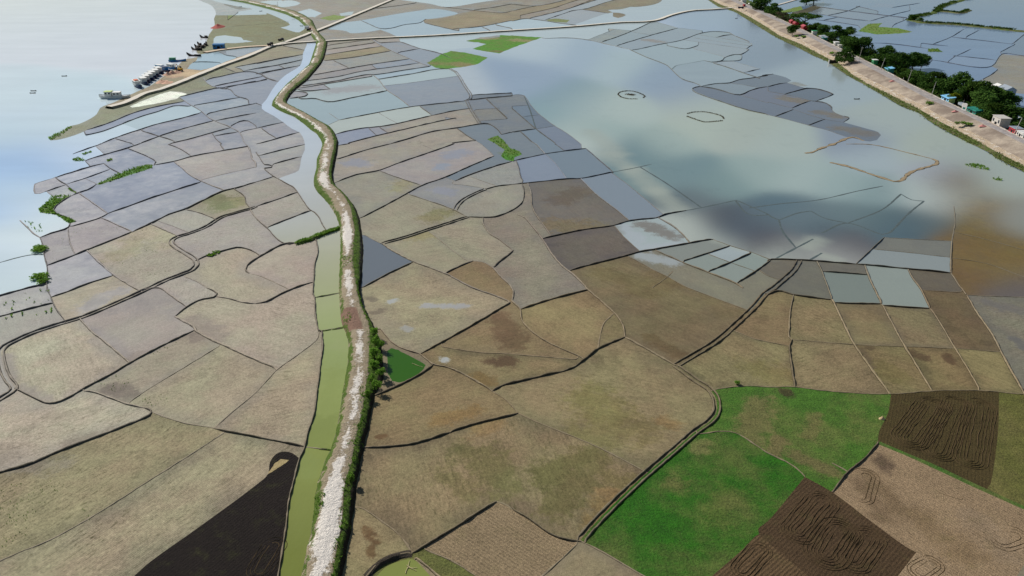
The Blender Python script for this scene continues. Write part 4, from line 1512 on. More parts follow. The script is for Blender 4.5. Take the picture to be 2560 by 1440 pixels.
def embankment():
    vs = []; v = 1600.0
    while v > -40:
        vs.append(v)
        d = dist_at(800, v); v -= max(.35, .9 * d / 130 * FPX * (CAM_H / (d * d + CAM_H ** 2)) * .55)
    vs = np.array(vs)
    def ex(A, v):
        u = at_v(A, np.clip(v, 0, 1440)); lo = A[np.argsort(A[:, 1])]
        s1 = (lo[-1, 0] - lo[-3, 0]) / (lo[-1, 1] - lo[-3, 1]); s0 = (lo[0, 0] - lo[2, 0]) / (lo[0, 1] - lo[2, 1])
        return u + np.where(v > 1440, (v - 1440) * s1, 0) + np.where(v < 0, v * s0, 0)
    ul, ur = ex(EL, vs), ex(ER, vs)
    cf = np.where(vs > 370, (at_v(EC, np.clip(vs, 375, 1440)) - ul) / (ur - ul), .74); cf = np.clip(cf, .5, .86)
    k = np.ones(9) / 9; cf = np.convolve(np.pad(cf, 4, 'edge'), k, 'valid')
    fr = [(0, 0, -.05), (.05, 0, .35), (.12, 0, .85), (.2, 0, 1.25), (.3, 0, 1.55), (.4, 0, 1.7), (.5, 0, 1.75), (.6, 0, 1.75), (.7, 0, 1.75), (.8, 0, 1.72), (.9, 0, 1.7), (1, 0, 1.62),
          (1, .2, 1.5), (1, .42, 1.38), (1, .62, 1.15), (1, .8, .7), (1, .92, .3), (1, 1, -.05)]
    m = len(fr); V, C, G, Sa = [], [], [], []
    L = Wn(np.c_[ul, vs]); R = Wn(np.c_[ur, vs])
    for i in range(len(vs)):
        far = np.clip((470 - vs[i]) / 260, 0, 1)
        for j, (a, b, z) in enumerate(fr):
            x = a * cf[i] + b * (1 - cf[i])
            P = L[i] * (1 - x) + R[i] * x
            q = (P[0] * .35, P[1] * .35, 0)
            nz = noise.noise(q) * .16 + noise.noise((P[0] * 1.1, P[1] * 1.1, 3)) * .09
            e = noise.noise((P[1] * .3, j * 2.0, 7)) * .35 if j in (0, m - 1) else noise.noise((P[1] * .4, j * 1.7, 1)) * .3
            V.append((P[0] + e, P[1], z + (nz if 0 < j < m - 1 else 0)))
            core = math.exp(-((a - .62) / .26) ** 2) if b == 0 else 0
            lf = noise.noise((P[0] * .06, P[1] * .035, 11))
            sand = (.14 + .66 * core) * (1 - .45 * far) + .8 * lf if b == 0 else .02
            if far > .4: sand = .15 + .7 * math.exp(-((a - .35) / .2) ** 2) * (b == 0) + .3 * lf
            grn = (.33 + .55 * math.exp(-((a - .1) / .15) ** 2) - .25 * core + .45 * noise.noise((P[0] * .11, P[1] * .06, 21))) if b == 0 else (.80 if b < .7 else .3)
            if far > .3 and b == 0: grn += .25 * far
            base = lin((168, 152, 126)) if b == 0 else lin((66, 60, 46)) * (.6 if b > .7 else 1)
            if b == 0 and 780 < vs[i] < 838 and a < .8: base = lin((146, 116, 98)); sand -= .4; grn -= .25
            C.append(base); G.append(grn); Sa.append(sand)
    F = [(i * m + j, i * m + j + 1, (i + 1) * m + j + 1, (i + 1) * m + j) for i in range(len(vs) - 1) for j in range(m - 1)]
    o = mesh_obj('embankment', V, F, M_EMB, kind='structure', smooth=True)
    vcol(o.data, 'Col', np.array(C)); vflt(o.data, 'green', np.array(G)); vflt(o.data, 'sand', np.array(Sa))
    return vs, ul, ur, cf
EMB = embankment()
# the grassy cross bank at the weir
def bank(name, pts, w, h, col, green, sand, step=1.0, z=0.0):
    c = np.array(catmull(pts, 3.0)); P = resample(Wn(c), step)
    o = ribbon(name, P, w, h, M_EMB, lin(col), prof=[(-.5, 0), (-.36, .5), (-.2, .9), (0, 1), (.2, .92), (.36, .5), (.5, 0)], jit=.25)
    vflt(o.data, 'green', green); vflt(o.data, 'sand', sand); return o
bank('bank', [(738, 609), (770, 602), (795, 591), (820, 579), (850, 571)], 3.2, .8, (110, 104, 80), .75, .1)
for pts, w in (([(786, 744), (810, 740), (850, 732)], .7), ([(795, 828), (812, 827), (828, 824)], .7), ([(830, 824), (862, 818)], 1.1), ([(800, 1122), (830, 1126)], .7)):
    bank('bank', pts, w, .25, (90, 86, 66), .6, .1)
# low shoals round the half-drowned plot in the lake
for pts, w in (([(2012, 383), (2030, 381), (2050, 372), (2085, 360), (2130, 343), (2160, 352)], 2.2), ([(2075, 406), (2120, 416), (2170, 433), (2220, 449), (2238, 454), (2255, 451)], 2.2),
               ([(2255, 451), (2275, 432), (2330, 414), (2343, 409), (2342, 402), (2330, 397)], 2.0), ([(2330, 397), (2270, 382), (2180, 362), (2115, 360)], .9)):
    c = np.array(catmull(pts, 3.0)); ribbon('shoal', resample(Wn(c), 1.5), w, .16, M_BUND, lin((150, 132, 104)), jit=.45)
# ---------------------------------------------------------------- raised earth roads
def mat_road():
    t = NT('earth_road'); c = t.attr('Col').outputs['Color']; h = t.attr('hgt').outputs['Fac']; p = t.pos()
    n = t.noise(p, .7, 5, .7); n2 = t.noise(p, .15, 4, .6)
    side = t.mix(t.ramp(n2, .42, .6), S(160, 150, 124), S(128, 128, 92))
    col = t.mix(t.ramp(h, .86, .97), t.vm('SCALE', side, .8), c)
    col = t.vm('SCALE', col, t.math('MULTIPLY_ADD', t.math('SUBTRACT', n, .5), .7, 1.0))
    return t.done(t.bsdf(col, .9, .15, t.bump(n, .5, .2)))
M_ROAD = mat_road()
def causeway(pts, w, h, col, top=.27):
    c = np.array(catmull(edge_extend(pts), 4.0)); c = np.clip(c, (MX0, MY0), (MX1, MY1))
    P = np.array([W(u, v, h)[:2] for u, v in c]); P = resample(P, 3.0)
    ribbon('road', P, w, h, M_ROAD, lin(col), prof=[(-.5, -.05), (-.38, .5), (-top, .97), (-top * .4, 1.0), (top * .4, 1.0), (top, .97), (.38, .5), (.5, -.05)], taper=False, jit=.05)
causeway([(975, 0), (890, 35), (800, 72), (710, 105), (678, 114), (619, 139), (556, 161), (494, 186), (431, 211), (400, 222), (362, 232), (312, 255), (272, 266)], 7.0, 1.3, (226, 216, 198), .3)
causeway([(690, 112), (720, 107), (812, 101), (935, 94), (1070, 88), (1260, 76), (1430, 65), (1545, 55), (1637, 50), (1680, 36), (1725, 26), (1785, 22), (1850, 17)], 6.0, 1.1, (232, 222, 204), .32)
causeway([(678, 113), (619, 116), (556, 123), (512, 130)], 7.0, .7, (216, 194, 166), .36)
# ---------------------------------------------------------------- river dike on the right
def dline(txt):
    return np.array([[float(x) for x in q.split(',')] for q in txt.split()])
D0 = dline('1640,-80 1770,0 1795,17 1837,30 1872,52 1920,82 1952,100 1995,120 2037,142 2070,155 2085,167 2120,190 2160,212 2195,232 2232,255 2265,272 2295,282 2320,302 2357,325 2407,350 2470,382 2520,412 2560,432 2900,610')
D1 = dline('1640,-86 1775,-3 1800,11 1842,25 1878,44 1920,69 1947,88 2002,110 2070,146 2095,157 2132,187 2170,210 2232,240 2295,271 2345,301 2395,327 2445,354 2500,384 2560,415 2900,588')
D2 = dline('1640,-92 1780,-8 1810,7 1850,20 1884,38 1920,60 1950,79 2005,101 2070,135 2098,148 2136,176 2174,198 2236,228 2298,258 2350,289 2400,314 2450,340 2505,371 2560,400 2900,570')
D3 = dline('1640,-112 1790,-22 1830,2 1862,17 1890,28 1925,44 1965,62 1995,77 2020,91 2100,131 2140,151 2207,187 2270,220 2320,247 2395,277 2470,315 2560,360 2900,532')
D4 = dline('1640,-118 1792,-28 1834,-4 1866,11 1894,22 1929,38 1969,57 1998,70 2024,84 2105,124 2145,143 2211,177 2274,211 2345,245 2420,281 2470,304 2560,349 2900,520')
def dv(D, u): return np.interp(u, D[:, 0], D[:, 1])
US = np.arange(1690, 2895, 5.0)
def dl(D, z): return np.array([W(u, max(dv(D, u), -60), z) for u in US])
DK = [dl(D0, -.05), dl(D1, .55), dl(D2, .9), dl(D3, 3.2), dl(D4, 3.25)]
Nrm = DK[4] - DK[3]; Nrm /= np.linalg.norm(Nrm[:, :2], axis=1)[:, None]; Nrm[:, 2] = 0
T_ = np.gradient(DK[4], axis=0); Nrm = np.stack([-T_[:, 1], T_[:, 0], T_[:, 0] * 0], 1); Nrm /= np.linalg.norm(Nrm, axis=1)[:, None]
if Nrm[:, 0].mean() < 0: Nrm = -Nrm
def offz(A, d, z): B = A + Nrm * d; B[:, 2] = z; return B
DK += [offz(DK[4], 2.0, 3.0), offz(DK[4], 6.5, 1.2), offz(DK[4], 18.0, .8), offz(DK[4], 23.0, -.1)]
def strip(name, A, B, mat, col, n=6, bow=0.0, zn=.08, green=0, sand=0, edge=0.0):
    V = []; 
    for i in range(len(A)):
        for j in range(n + 1):
            f = j / n; p = A[i] * (1 - f) + B[i] * f
            e = edge * noise.noise((p[0] * .12, p[1] * .12, 4)) if j == 0 else 0
            zz = p[2] + bow * math.sin(math.pi * f) + (zn * noise.noise((p[0] * .3, p[1] * .3, 2)) if 0 < j < n else 0)
            V.append((p[0] + e, p[1] - e, zz))
    m = n + 1
    F = [(i * m + j, (i + 1) * m + j, (i + 1) * m + j + 1, i * m + j + 1) for i in range(len(A) - 1) for j in range(n)]
    o = mesh_obj(name, V, F, mat, kind='structure', smooth=True)
    vcol(o.data, 'Col', lin(col)); vflt(o.data, 'green', green); vflt(o.data, 'sand', sand); vflt(o.data, 'hgt', 1.0); return o
def mat_slope():
    t = NT('dike_slope_earth'); p = t.pos()
    a = t.noise(p, .06, 5, .65); b = t.noise(t.pos((.5, .5, 1)), .5, 5, .7); c2 = t.noise(p, 2.0, 4, .7)
    col = t.mix(t.ramp(a, .38, .62), S(138, 123, 109), S(176, 161, 142))
    col = t.mix(t.ramp(t.math('ADD', t.math('MULTIPLY', b, .6), t.math('MULTIPLY', a, .4)), .55, .66), col, S(205, 186, 164))
    col = t.mix(t.ramp(t.noise(p, .2, 5, .75), .6, .72, 0, .6), col, S(96, 84, 70))
    return t.done(t.bsdf(t.vm('SCALE', col, t.math('MULTIPLY_ADD', t.math('SUBTRACT', c2, .5), .8, 1.0)), .9, .15, t.bump(c2, .6, .2)))
def mat_paved():
    t = NT('worn_road'); p = t.pos(); n = t.noise(p, .3, 5, .7); f = t.noise(p, 3.0, 3, .7)
    col = t.mix(t.ramp(n, .4, .66), S(150, 144, 140), S(182, 172, 164))
    return t.done(t.bsdf(t.vm('SCALE', col, t.math('MULTIPLY_ADD', t.math('SUBTRACT', f, .5), .5, 1.0)), .85, .2))
M_SLOPE, M_PAVED = mat_slope(), mat_paved()
strip('grass_bank', DK[0], DK[1], M_EMB, (120, 112, 80), 5, .1, .1, .58, .05, 1.2)
strip('sandy_path', DK[1], DK[2], M_EMB, (206, 184, 154), 3, 0, .04, .12, .38)
strip('slope', DK[2], DK[3], M_SLOPE, (150, 128, 112), 10, .25, .14)
strip('road', DK[3], DK[4], M_PAVED, (150, 140, 130), 4, .06, .0)
strip('road_verge', DK[4], DK[5], M_EMB, (190, 168, 144), 3, 0, .05, .12, .55)
strip('slope', DK[5], DK[6], M_EMB, (120, 108, 84), 4, 0, .1, .6, .2)
strip('ground', DK[6], DK[7], M_EMB, (96, 90, 66), 6, 0, .15, .7, .0)
strip('grass_bank', DK[7], DK[8], M_EMB, (84, 84, 54), 3, 0, .1, .85, .0)
# strip of scrub land beyond the dike, out in the flooded plots
def land(pts, w, h, col, green=.8, sand=.1):
    c = np.array(catmull(pts, 4.0)); P = resample(Wn(c), 3.0)
    o = ribbon('bank', P, w, h, M_EMB, lin(col), prof=[(-.5, -.02), (-.3, .7), (-.1, .9), (.1, 1), (.3, .8), (.5, -.02)], jit=.3)
    vflt(o.data, 'green', green); vflt(o.data, 'sand', sand)
land([(2450, -10), (2400, 2), (2352, 18), (2342, 28), (2320, 36), (2285, 44), (2276, 52)], 9, .9, (110, 104, 76), .75)
land([(2278, 51), (2310, 57), (2395, 62), (2480, 71), (2560, 79), (2700, 92)], 11, .9, (116, 108, 80), .62)
land([(2345, 28), (2380, 31), (2400, 33), (2420, 26), (2418, 24)], 8, .8, (124, 114, 88), .6)
causeway([(1925, 16), (1950, 10), (1985, 0)], 5.0, .6, (214, 206, 190), .34)
bank('bank', [(918, 1442), (940, 1417), (977, 1396), (1028, 1383)], 1.9, .6, (74, 66, 56), .05, -.2)
# ---------------------------------------------------------------- materials for things
def mat_leaf(name, c1, c2, tl=.3):
    t = NT(name); r = t.attr('rnd').outputs['Fac']
    col = t.mix(r, S(*c1), S(*c2))
    d = t.n('BsdfDiffuse', {'Color': col}).outputs[0]; tr = t.n('BsdfTranslucent', {'Color': col}).outputs[0]
    return t.done(t.n('MixShader', {0: tl, 1: d, 2: tr}).outputs[0])
LEAF = {'dark': mat_leaf('dark_leaves', (34, 62, 26), (96, 128, 58)), 'mid': mat_leaf('green_leaves', (36, 58, 22), (92, 118, 50)), 'lime': mat_leaf('lime_leaves', (92, 108, 26), (158, 166, 52)),
        'dry': mat_leaf('dry_twigs', (70, 64, 48), (120, 112, 88)), 'reed': mat_leaf('reed_leaves', (96, 116, 52), (150, 164, 96), .5), 'bush': mat_leaf('bush_leaves', (92, 134, 40), (150, 186, 84), .5)}
M_BARK = simple('bark', (92, 78, 62), .9); M_WOOD = simple('weathered_wood', (70, 58, 48), .85); M_DARKW = simple('tarred_wood', (38, 32, 30), .7)
M_BRUSH = simple('brushwood', (104, 94, 78), .9); M_WHITE = simple('white_paint', (228, 226, 218), .5, var=.08); M_NAVY = simple('navy_paint', (24, 40, 78), .45, var=.15); M_BLUE = simple('blue_paint', (40, 118, 178), .45, var=.12)
M_TEAL = simple('teal_paint', (44, 128, 112), .5, var=.12); M_GREEN = simple('green_paint', (58, 150, 96), .5, var=.12); M_RED = simple('red_paint', (176, 44, 52), .55, var=.15); M_ORANGE = simple('orange_tarp', (226, 120, 80), .8, var=.1)
M_PINK = simple('pink_cloth', (222, 150, 140), .9, var=.15); M_GREY = simple('grey_tin', (158, 166, 172), .5, var=.15, metal=.2); M_CONC = simple('concrete', (196, 190, 180), .85); M_DARK = simple('dark_opening', (22, 22, 24), .8)
M_SAND = simple('river_sand', (214, 170, 142), .95, var=.2); M_BRICK = simple('red_bricks', (176, 82, 70), .9, var=.3); M_RUBBER = simple('rubber', (28, 28, 28), .9); M_STRAW = simple('straw', (196, 168, 128), .95, var=.3); M_LIME = simple('lime_cloth', (196, 214, 130), .8); M_SKY = simple('sky_blue_tarp', (128, 188, 222), .7); M_GLASS = simple('dark_glass', (36, 46, 56), .15, .5, .05); M_YEL = simple('yellow_paint', (206, 160, 44), .5); M_BAMBOO = simple('bamboo', (204, 186, 140), .7); M_ROOFR = simple('rust_red_tin', (172, 70, 78), .6, var=.2)
class MB:
    def __init__(s): s.v, s.f = [], []
    def box(s, x0, x1, y0, y1, z0, z1, tx=0.0):
        b = len(s.v)
        s.v += [(x0, y0, z0), (x1, y0, z0), (x1, y1, z0), (x0, y1, z0), (x0 + tx, y0 + tx, z1), (x1 - tx, y0 + tx, z1), (x1 - tx, y1 - tx, z1), (x0 + tx, y1 - tx, z1)]
        s.f += [(b, b + 3, b + 2, b + 1), (b + 4, b + 5, b + 6, b + 7)] + [(b + i, b + (i + 1) % 4, b + 4 + (i + 1) % 4, b + 4 + i) for i in range(4)]
        return s
    def tube(s, pts, rad, n=6, cap=True):
        b = len(s.v)
        for k, p in enumerate(pts):
            p = Vector(p); a = Vector(pts[max(k - 1, 0)]); c = Vector(pts[min(k + 1, len(pts) - 1)]); d = (c - a).normalized()
            u = d.cross(Vector((0, 0, 1)) if abs(d.z) < .9 else Vector((1, 0, 0))).normalized(); w = d.cross(u)
            r = rad[k] if hasattr(rad, '__len__') else rad
            for i in range(n):
                q = p + (u * math.cos(2 * math.pi * i / n) + w * math.sin(2 * math.pi * i / n)) * r; s.v.append(tuple(q))
        for k in range(len(pts) - 1):
            for i in range(n): s.f.append((b + k * n + i, b + k * n + (i + 1) % n, b + (k + 1) * n + (i + 1) % n, b + (k + 1) * n + i))
        if cap: s.f += [tuple(b + i for i in reversed(range(n))), tuple(b + (len(pts) - 1) * n + i for i in range(n))]
        return s
    def cyl(s, x, y, z, r, h, axis='z', n=10):
        e = {'z': (0, 0, h), 'x': (h, 0, 0), 'y': (0, h, 0)}[axis]
        return s.tube([(x, y, z), (x + e[0], y + e[1], z + e[2])], r, n)
    def loft(s, rings, closed=False, caps=True):
        b = len(s.v); n = len(rings[0])
        for r in rings: s.v += [tuple(p) for p in r]
        for k in range(len(rings) - 1):
            for i in range(n if closed else n - 1): s.f.append((b + k * n + i, b + k * n + (i + 1) % n, b + (k + 1) * n + (i + 1) % n, b + (k + 1) * n + i))
        if caps: s.f += [tuple(b + i for i in reversed(range(n))), tuple(b + (len(rings) - 1) * n + i for i in range(n))]
        return s
    def poly(s, pts):
        b = len(s.v); s.v += [tuple(p) for p in pts]; s.f.append(tuple(range(b, b + len(pts)))); return s
    def build(s, name, mat, parent=None): return mesh_obj(name, s.v, s.f, mat, parent)
def thing(name, label, cat, loc=(0, 0, 0), rz=0.0, group=None, scale=None):
    o = bpy.data.objects.new(name, None); COL.objects.link(o); o.location = loc; o.rotation_euler = (0, 0, rz); o.empty_display_size = .5
    if scale: o.scale = scale
    return tag(o, label, cat, group)
def dup(root, loc, rz, label, scale=None, group=None):
    r = root.copy(); COL.objects.link(r); r.location = loc; r.rotation_euler = (0, 0, rz); r['label'] = label
    if scale: r.scale = scale
    if group: r['group'] = group
    for ch in list(root.children):
        c = ch.copy(); COL.objects.link(c); c.parent = r
        for g2 in list(ch.children):
            e = g2.copy(); COL.objects.link(e); e.parent = c
    return r
# ---------------------------------------------------------------- trees
def leaf_mesh(name, clumps, n, size, mat, parent, rs):
    V, F, R = [], [], []
    for cx, cy, cz, rx, ry, rz_, share in clumps:
        for _ in range(int(n * share)):
            while True:
                p = Vector((rs.uniform(-1, 1), rs.uniform(-1, 1), rs.uniform(-1, 1)))
                if .12 < p.length < 1: break
            p *= (.55 + .45 * rs.random()) / max(p.length, .3) * (.55 + .45 * p.length)
            q = Vector((cx + p.x * rx, cy + p.y * ry, cz + p.z * rz_))
            tone = rs.random()
            for _k in range(3):
                a = Vector((rs.gauss(0, 1), rs.gauss(0, 1), rs.gauss(0, 1))).normalized(); b = a.orthogonal().normalized(); s = size * (.6 + .8 * rs.random())
                o = q + Vector((rs.gauss(0, .3), rs.gauss(0, .3), rs.gauss(0, .3))) * size
                k = len(V); V += [tuple(o - a * s * .6), tuple(o + b * s * .35), tuple(o + a * s * .6), tuple(o - b * s * .35)]; F.append((k, k + 1, k + 2, k + 3)); R += [min(1, max(0, tone + rs.gauss(0, .15)))] * 4
    o = mesh_obj(name, V, F, mat, parent); vflt(o.data, 'rnd', np.array(R)); return o
def make_tree(name, label, cat, kind, seed, n=620):
    rs = random.Random(seed); root = thing(name, label, cat, group=None)
    lobes = []; nl = {'round': 8, 'umbrella': 7, 'tall': 8, 'bare': 5}[kind]
    m = MB(); m.tube([(0, 0, -.03), (.01, .01, .12), (.02, -.01, .3), (0, .02, .48)], [.032, .024, .019, .012], 7)
    for i in range(nl):
        a = 6.283 * i / nl + rs.uniform(-.3, .3); rr = rs.uniform(.16, .36)
        if kind == 'umbrella': z = .74 + rs.uniform(-.05, .1); rr = rs.uniform(.25, .46); sz = (.26, .26, .11)
        elif kind == 'tall': z = .25 + .62 * i / nl; rr = rs.uniform(.08, .26) ; sz = (.27, .27, .19)
        else: z = .5 + rs.uniform(-.26, .24); sz = (.27, .27, .22)
        lobes.append((rr * math.cos(a), rr * math.sin(a), z, sz[0] * rs.uniform(.85, 1.25), sz[1] * rs.uniform(.75, 1.2), sz[2] * rs.uniform(.75, 1.2), 1.0 / nl))
        m.tube([(0, 0, .28 + .1 * rs.random()), (rr * .5 * math.cos(a), rr * .5 * math.sin(a), z * .72), (rr * math.cos(a), rr * math.sin(a), z)], [.012, .008, .004], 5)
    if kind == 'round': lobes.append((0, 0, .8, .24, .24, .17, .16))
    m.build('trunk', M_BARK, root)
    mat = {'round': LEAF['dark'], 'umbrella': LEAF['dark'], 'tall': LEAF['mid'], 'bare': LEAF['dry']}[kind]
    leaf_mesh('crown', lobes, n if kind != 'bare' else n // 4, .05, mat, root, rs)
    return root
TREES = [  # u v(base) height width kind label
 (1900, 30, 15, 17, 'round', 'big dark tree behind the white parked trucks at the far end of the road'),
 (1932, 38, 12, 15, 'round2', 'dark leaning tree just past the big one beside the far road end'),
 (1958, 51, 10, 15, 'bare', 'half bare grey brown tree before the row of pink red sheds'),
 (2010, 66, 12, 24, 'umbrella', 'flat topped umbrella shaped tree above the pink red sheds'),
 (1980, 87, 8.5, 9, 'round3', 'round dark tree standing alone on the bare slope across from the red sheds'),
 (2033, 82, 9, 12, 'tall', 'mid green tree beside the umbrella tree and the green white kiosk'),
 (2057, 90, 9.5, 12, 'round', 'dark tree behind the grey lean-to sheds'),
 (2086, 101, 12, 16, 'round2', 'large dark tree between the grey sheds and the white box sheds'),
 (2112, 100, 9, 14, 'tall', 'lighter green tree reaching out over the flooded plots behind the large dark tree'),
 (2124, 84, 6, 7, 'round3', 'small tree at the water corner by the green weed mat'),
 (2122, 135, 13, 14, 'round', 'tall dark tree behind the teal awning'),
 (2152, 134, 12, 14, 'round3', 'dark tree behind the first concrete power pole'),
 (2111, 156, 9.5, 11, 'round2', 'bushy dark tree on the slope side of the road by the sluice wall'),
 (2178, 158, 10, 11, 'tall', 'green tree close behind the green and white booth'),
 (2198, 162, 11.5, 14, 'round2', 'dark spreading tree to the right of the green and white booth'),
 (2216, 150, 10, 11, 'round3', 'small crowned tree at the water side behind the teal roofed shed'),
 (2236, 178, 12, 15, 'round', 'big dark tree to the right of the teal shed'),
 (2258, 178, 12.5, 16, 'tall', 'broad green tree in the middle of the dense roadside clump'),
 (2280, 172, 11, 13, 'round2', 'dark tree at the water edge of the dense roadside clump'),
 (2303, 168, 9, 10, 'round3', 'outermost tree of the clump casting a black shadow on the flooded plot'),
 (2262, 203, 8, 10, 'tall', 'low bright tree just left of the power pole with crossarm'),
 (2285, 211, 8.5, 11, 'round', 'low dark tree just right of the power pole with crossarm'),
 (2300, 217, 7, 9, 'round3', 'low shrubby tree at the road edge past the pole with crossarm'),
 (2324, 222, 10, 12, 'round2', 'dark tree left of the leaning grey pole'),
 (2346, 226, 11, 12, 'tall', 'green tree behind the leaning grey pole'),
 (2366, 240, 10, 11, 'round', 'dark tree behind the sky blue tarp stall'),
 (2393, 244, 14, 15, 'round3', 'tall dark tree rising behind the small lime tree'),
 (2381, 262, 6.5, 6, 'lime', 'small round yellow green tree by the road'),
 (2416, 258, 12, 13, 'round2', 'dark tree behind the white parked car'),
 (2437, 262, 14, 15, 'tall', 'tall green tree behind the teal white sign board shed'),
 (2447, 283, 12, 13, 'round', 'dark tree directly behind the dark teal shed'),
 (2467, 270, 12, 14, 'round3', 'dark tree below the small grey hipped roof'),
 (2492, 262, 10, 13, 'tall', 'green tree left of the large grey roofed house'),
 (2505, 274, 10, 13, 'round2', 'dark tree at the corner of the deep blue pond'),
 (2466, 300, 9, 11, 'round', 'dark tree leaning over the road before the pond'),
 (2490, 308, 10, 13, 'tall', 'green tree with the pale house front beneath it'),
 (2516, 308, 9, 13, 'round3', 'dark spreading tree beside the street lamp and red stall'),
 (2556, 322, 7, 10, 'round2', 'dark tree at the picture edge right of the street lamp'),
 (2016, 10, 12, 20, 'round', 'dark far tree clump left part beside the pale far side road'),
 (2034, 8, 12, 20, 'round3', 'dark far tree clump right part above the small yellow plot'),
 (2284, 50, 5.5, 7, 'round', 'small dark tree on the tip of the scrub strip in the flooded plots'),
 (2300, 53, 3.5, 6, 'round2', 'low dark tree at the bend of the scrub strip'),
]
proto = {}
def zland(v): return 1.0
for i, (u, v, h, w, kind, label) in enumerate(TREES):
    z = {1980: 2.0, 2111: 2.0}.get(u, .6 if v > 15 and u not in (2284, 2300) else .3)
    x, y, _ = W(u, v, z); sc = (w * 1.3, w * 1.3, h * 1.12)
    if kind not in proto:
        kk = {'round2': 'round', 'round3': 'round', 'lime': 'round'}.get(kind, kind)
        r = make_tree('tree', label, 'tree', kk, 11 + i, 1500)
        if kind == 'lime':
            for ch in r.children:
                if ch.name.startswith('crown'): ch.data.materials[0] = LEAF['lime']
        r['group'] = 'trees lining the dike road'; r.location = (x, y, z); r.scale = sc; r.rotation_euler = (0, 0, i * 1.3); proto[kind] = r
    else:
        dup(proto[kind], (x, y, z), i * 1.7, label, sc)
# ---------------------------------------------------------------- bushes by the pond and shrubs on the banks
def make_bush(label, seed, cat='bush', mat='bush', n=170):
    rs = random.Random(seed); root = thing('bush', label, cat)
    m = MB()
    for k in range(5):
        a = k * 1.25; m.tube([(0, 0, -.05), (.2 * math.cos(a), .2 * math.sin(a), .35), (.38 * math.cos(a), .38 * math.sin(a), .7)], [.03, .02, .01], 5)
    m.build('stem', M_BARK, root)
    leaf_mesh('foliage', [(rs.uniform(-.25, .25), rs.uniform(-.25, .25), .45 + rs.uniform(-.1, .2), .36, .36, .34, .2) for _ in range(5)], n, .13, LEAF[mat], root, rs)
    return root
BUSH = [(936, 838, 2.2, 2.0, 'topmost green bush on the embankment edge above the green pond'), (940, 862, 2.8, 2.2, 'green bush on the embankment edge level with the pond top'),
        (953, 868, 2.4, 1.8, 'bush at the upper left corner of the green pond'), (938, 892, 3.0, 2.4, 'largest bush of the row left of the green pond'), (950, 905, 2.4, 2.0, 'bush hanging over the middle of the pond bank'),
        (935, 922, 2.6, 2.2, 'bush on the crest left of the pond middle'), (952, 940, 2.6, 1.8, 'bush at the lower left corner of the green pond'), (930, 955, 2.2, 1.8, 'bush on the crest below the pond row'), (945, 972, 2.6, 2.0, 'lowest bush of the row just below the green pond'),
        (921, 990, 2.0, 1.5, 'small bush where the black shaded bank begins below the pond'), (878, 1200, 1.8, 1.6, 'small round shrub on the white embankment crest'),
        (1842, 961, 1.4, .9, 'tiny lone shrub on the brown plot above the green field'), (100, 628, 5.5, 1.1, 'green shrub on the flooded shore halfway down the left side'), (97, 622, 4, 1.0, 'shrub beside the drowned bund on the left shore'),
        (104, 695, 5.5, 1.3, 'larger green shrub on the flooded shore below the drowned bund'), (108, 706, 4, 1.0, 'lowest shrub on the left flooded shore'), (1990, 93, 4, 1.6, 'low dark shrub on the bare slope left of the grey sheds'), (2008, 95, 5, 2, 'shrub patch on the slope below the lone round tree'),
        (2080, 136, 5, 1.8, 'shrub on the slope just above the sluice wall'), (2324, 262, 4.5, 1.8, 'shrub on the slope below the leaning grey pole'), (2393, 311, 4, 1.4, 'left one of three small shrubs on the slope facing the pond'), (2407, 311, 4, 1.5, 'middle one of three small shrubs on the slope facing the pond'), (2421, 314, 4, 1.5, 'right one of three small shrubs on the slope facing the pond')]
b0 = None
for i, (u, v, w, h, label) in enumerate(BUSH):
    z = 1.0 if 860 < u < 960 else (1.9 if u > 1900 else 0.0)
    x, y, _ = W(u, v, z)
    if b0 is None:
        b0 = make_bush(label, 5); b0.location = (x, y, z); b0.scale = (w, w, h * 1.2); b0['group'] = 'bushes and shrubs on the banks'
    else: dup(b0, (x, y, z), i * 1.1, label, (w, w, h * 1.2))
def tufts(name, pts, size, mat, label=None):
    V, F, R = [], [], []
    for (x, y, z) in pts:
        tone = rnd.random(); s = size * rnd.uniform(.5, 1.5)
        for k in range(5):
            a = rnd.uniform(0, 6.28); l = s * rnd.uniform(.6, 1.2); w = s * .22; q = len(V)
            ex, ey = math.cos(a) * l * .7, math.sin(a) * l * .7; px_, py_ = -math.sin(a) * w, math.cos(a) * w
            V += [(x - px_, y - py_, z), (x + px_, y + py_, z), (x + ex * .6 + px_ * .8, y + ey * .6 + py_ * .8, z + l * .7), (x + ex, y + ey, z + l * .75)]; F.append((q, q + 1, q + 2, q + 3)); R += [tone] * 4
    o = mesh_obj(name, V, F, mat, kind='stuff'); vflt(o.data, 'rnd', np.array(R)); 
    if label: o['label'] = label
    return o
# grass on the central embankment: dense on its shaded right rim, scattered on the crest
vs_, ul_, ur_, cf_ = EMB
P1, P2 = [], []
for _ in range(5200):
    v = 1500 - (1500 - 110) * rnd.random() ** .75
    i = int(np.argmin(np.abs(vs_ - v))); L = Wn([(ul_[i], vs_[i])])[0]; R = Wn([(ur_[i], vs_[i])])[0]; c = cf_[i]
    if rnd.random() < .2: x = c + (1 - c) * rnd.uniform(-.12, .5); z = 1.6 if x < c + (1 - c) * .4 else 1.2
    else:
        x = c * rnd.uniform(.02, 1.0); z = 1.75 if x > .3 * c else 1.7 * x / (.3 * c + 1e-6)
        q = L * (1 - x) + R * x
        if noise.noise((q[0] * .16, q[1] * .1, 31)) < .3: continue
    q = L * (1 - x) + R * x
    P1.append((q[0] + rnd.gauss(0, .15), q[1] + rnd.gauss(0, .15), max(0, z - .1)))
tufts('grass', P1, .36, LEAF['bush'], 'rough green grass along the crest and rim of the long embankment')
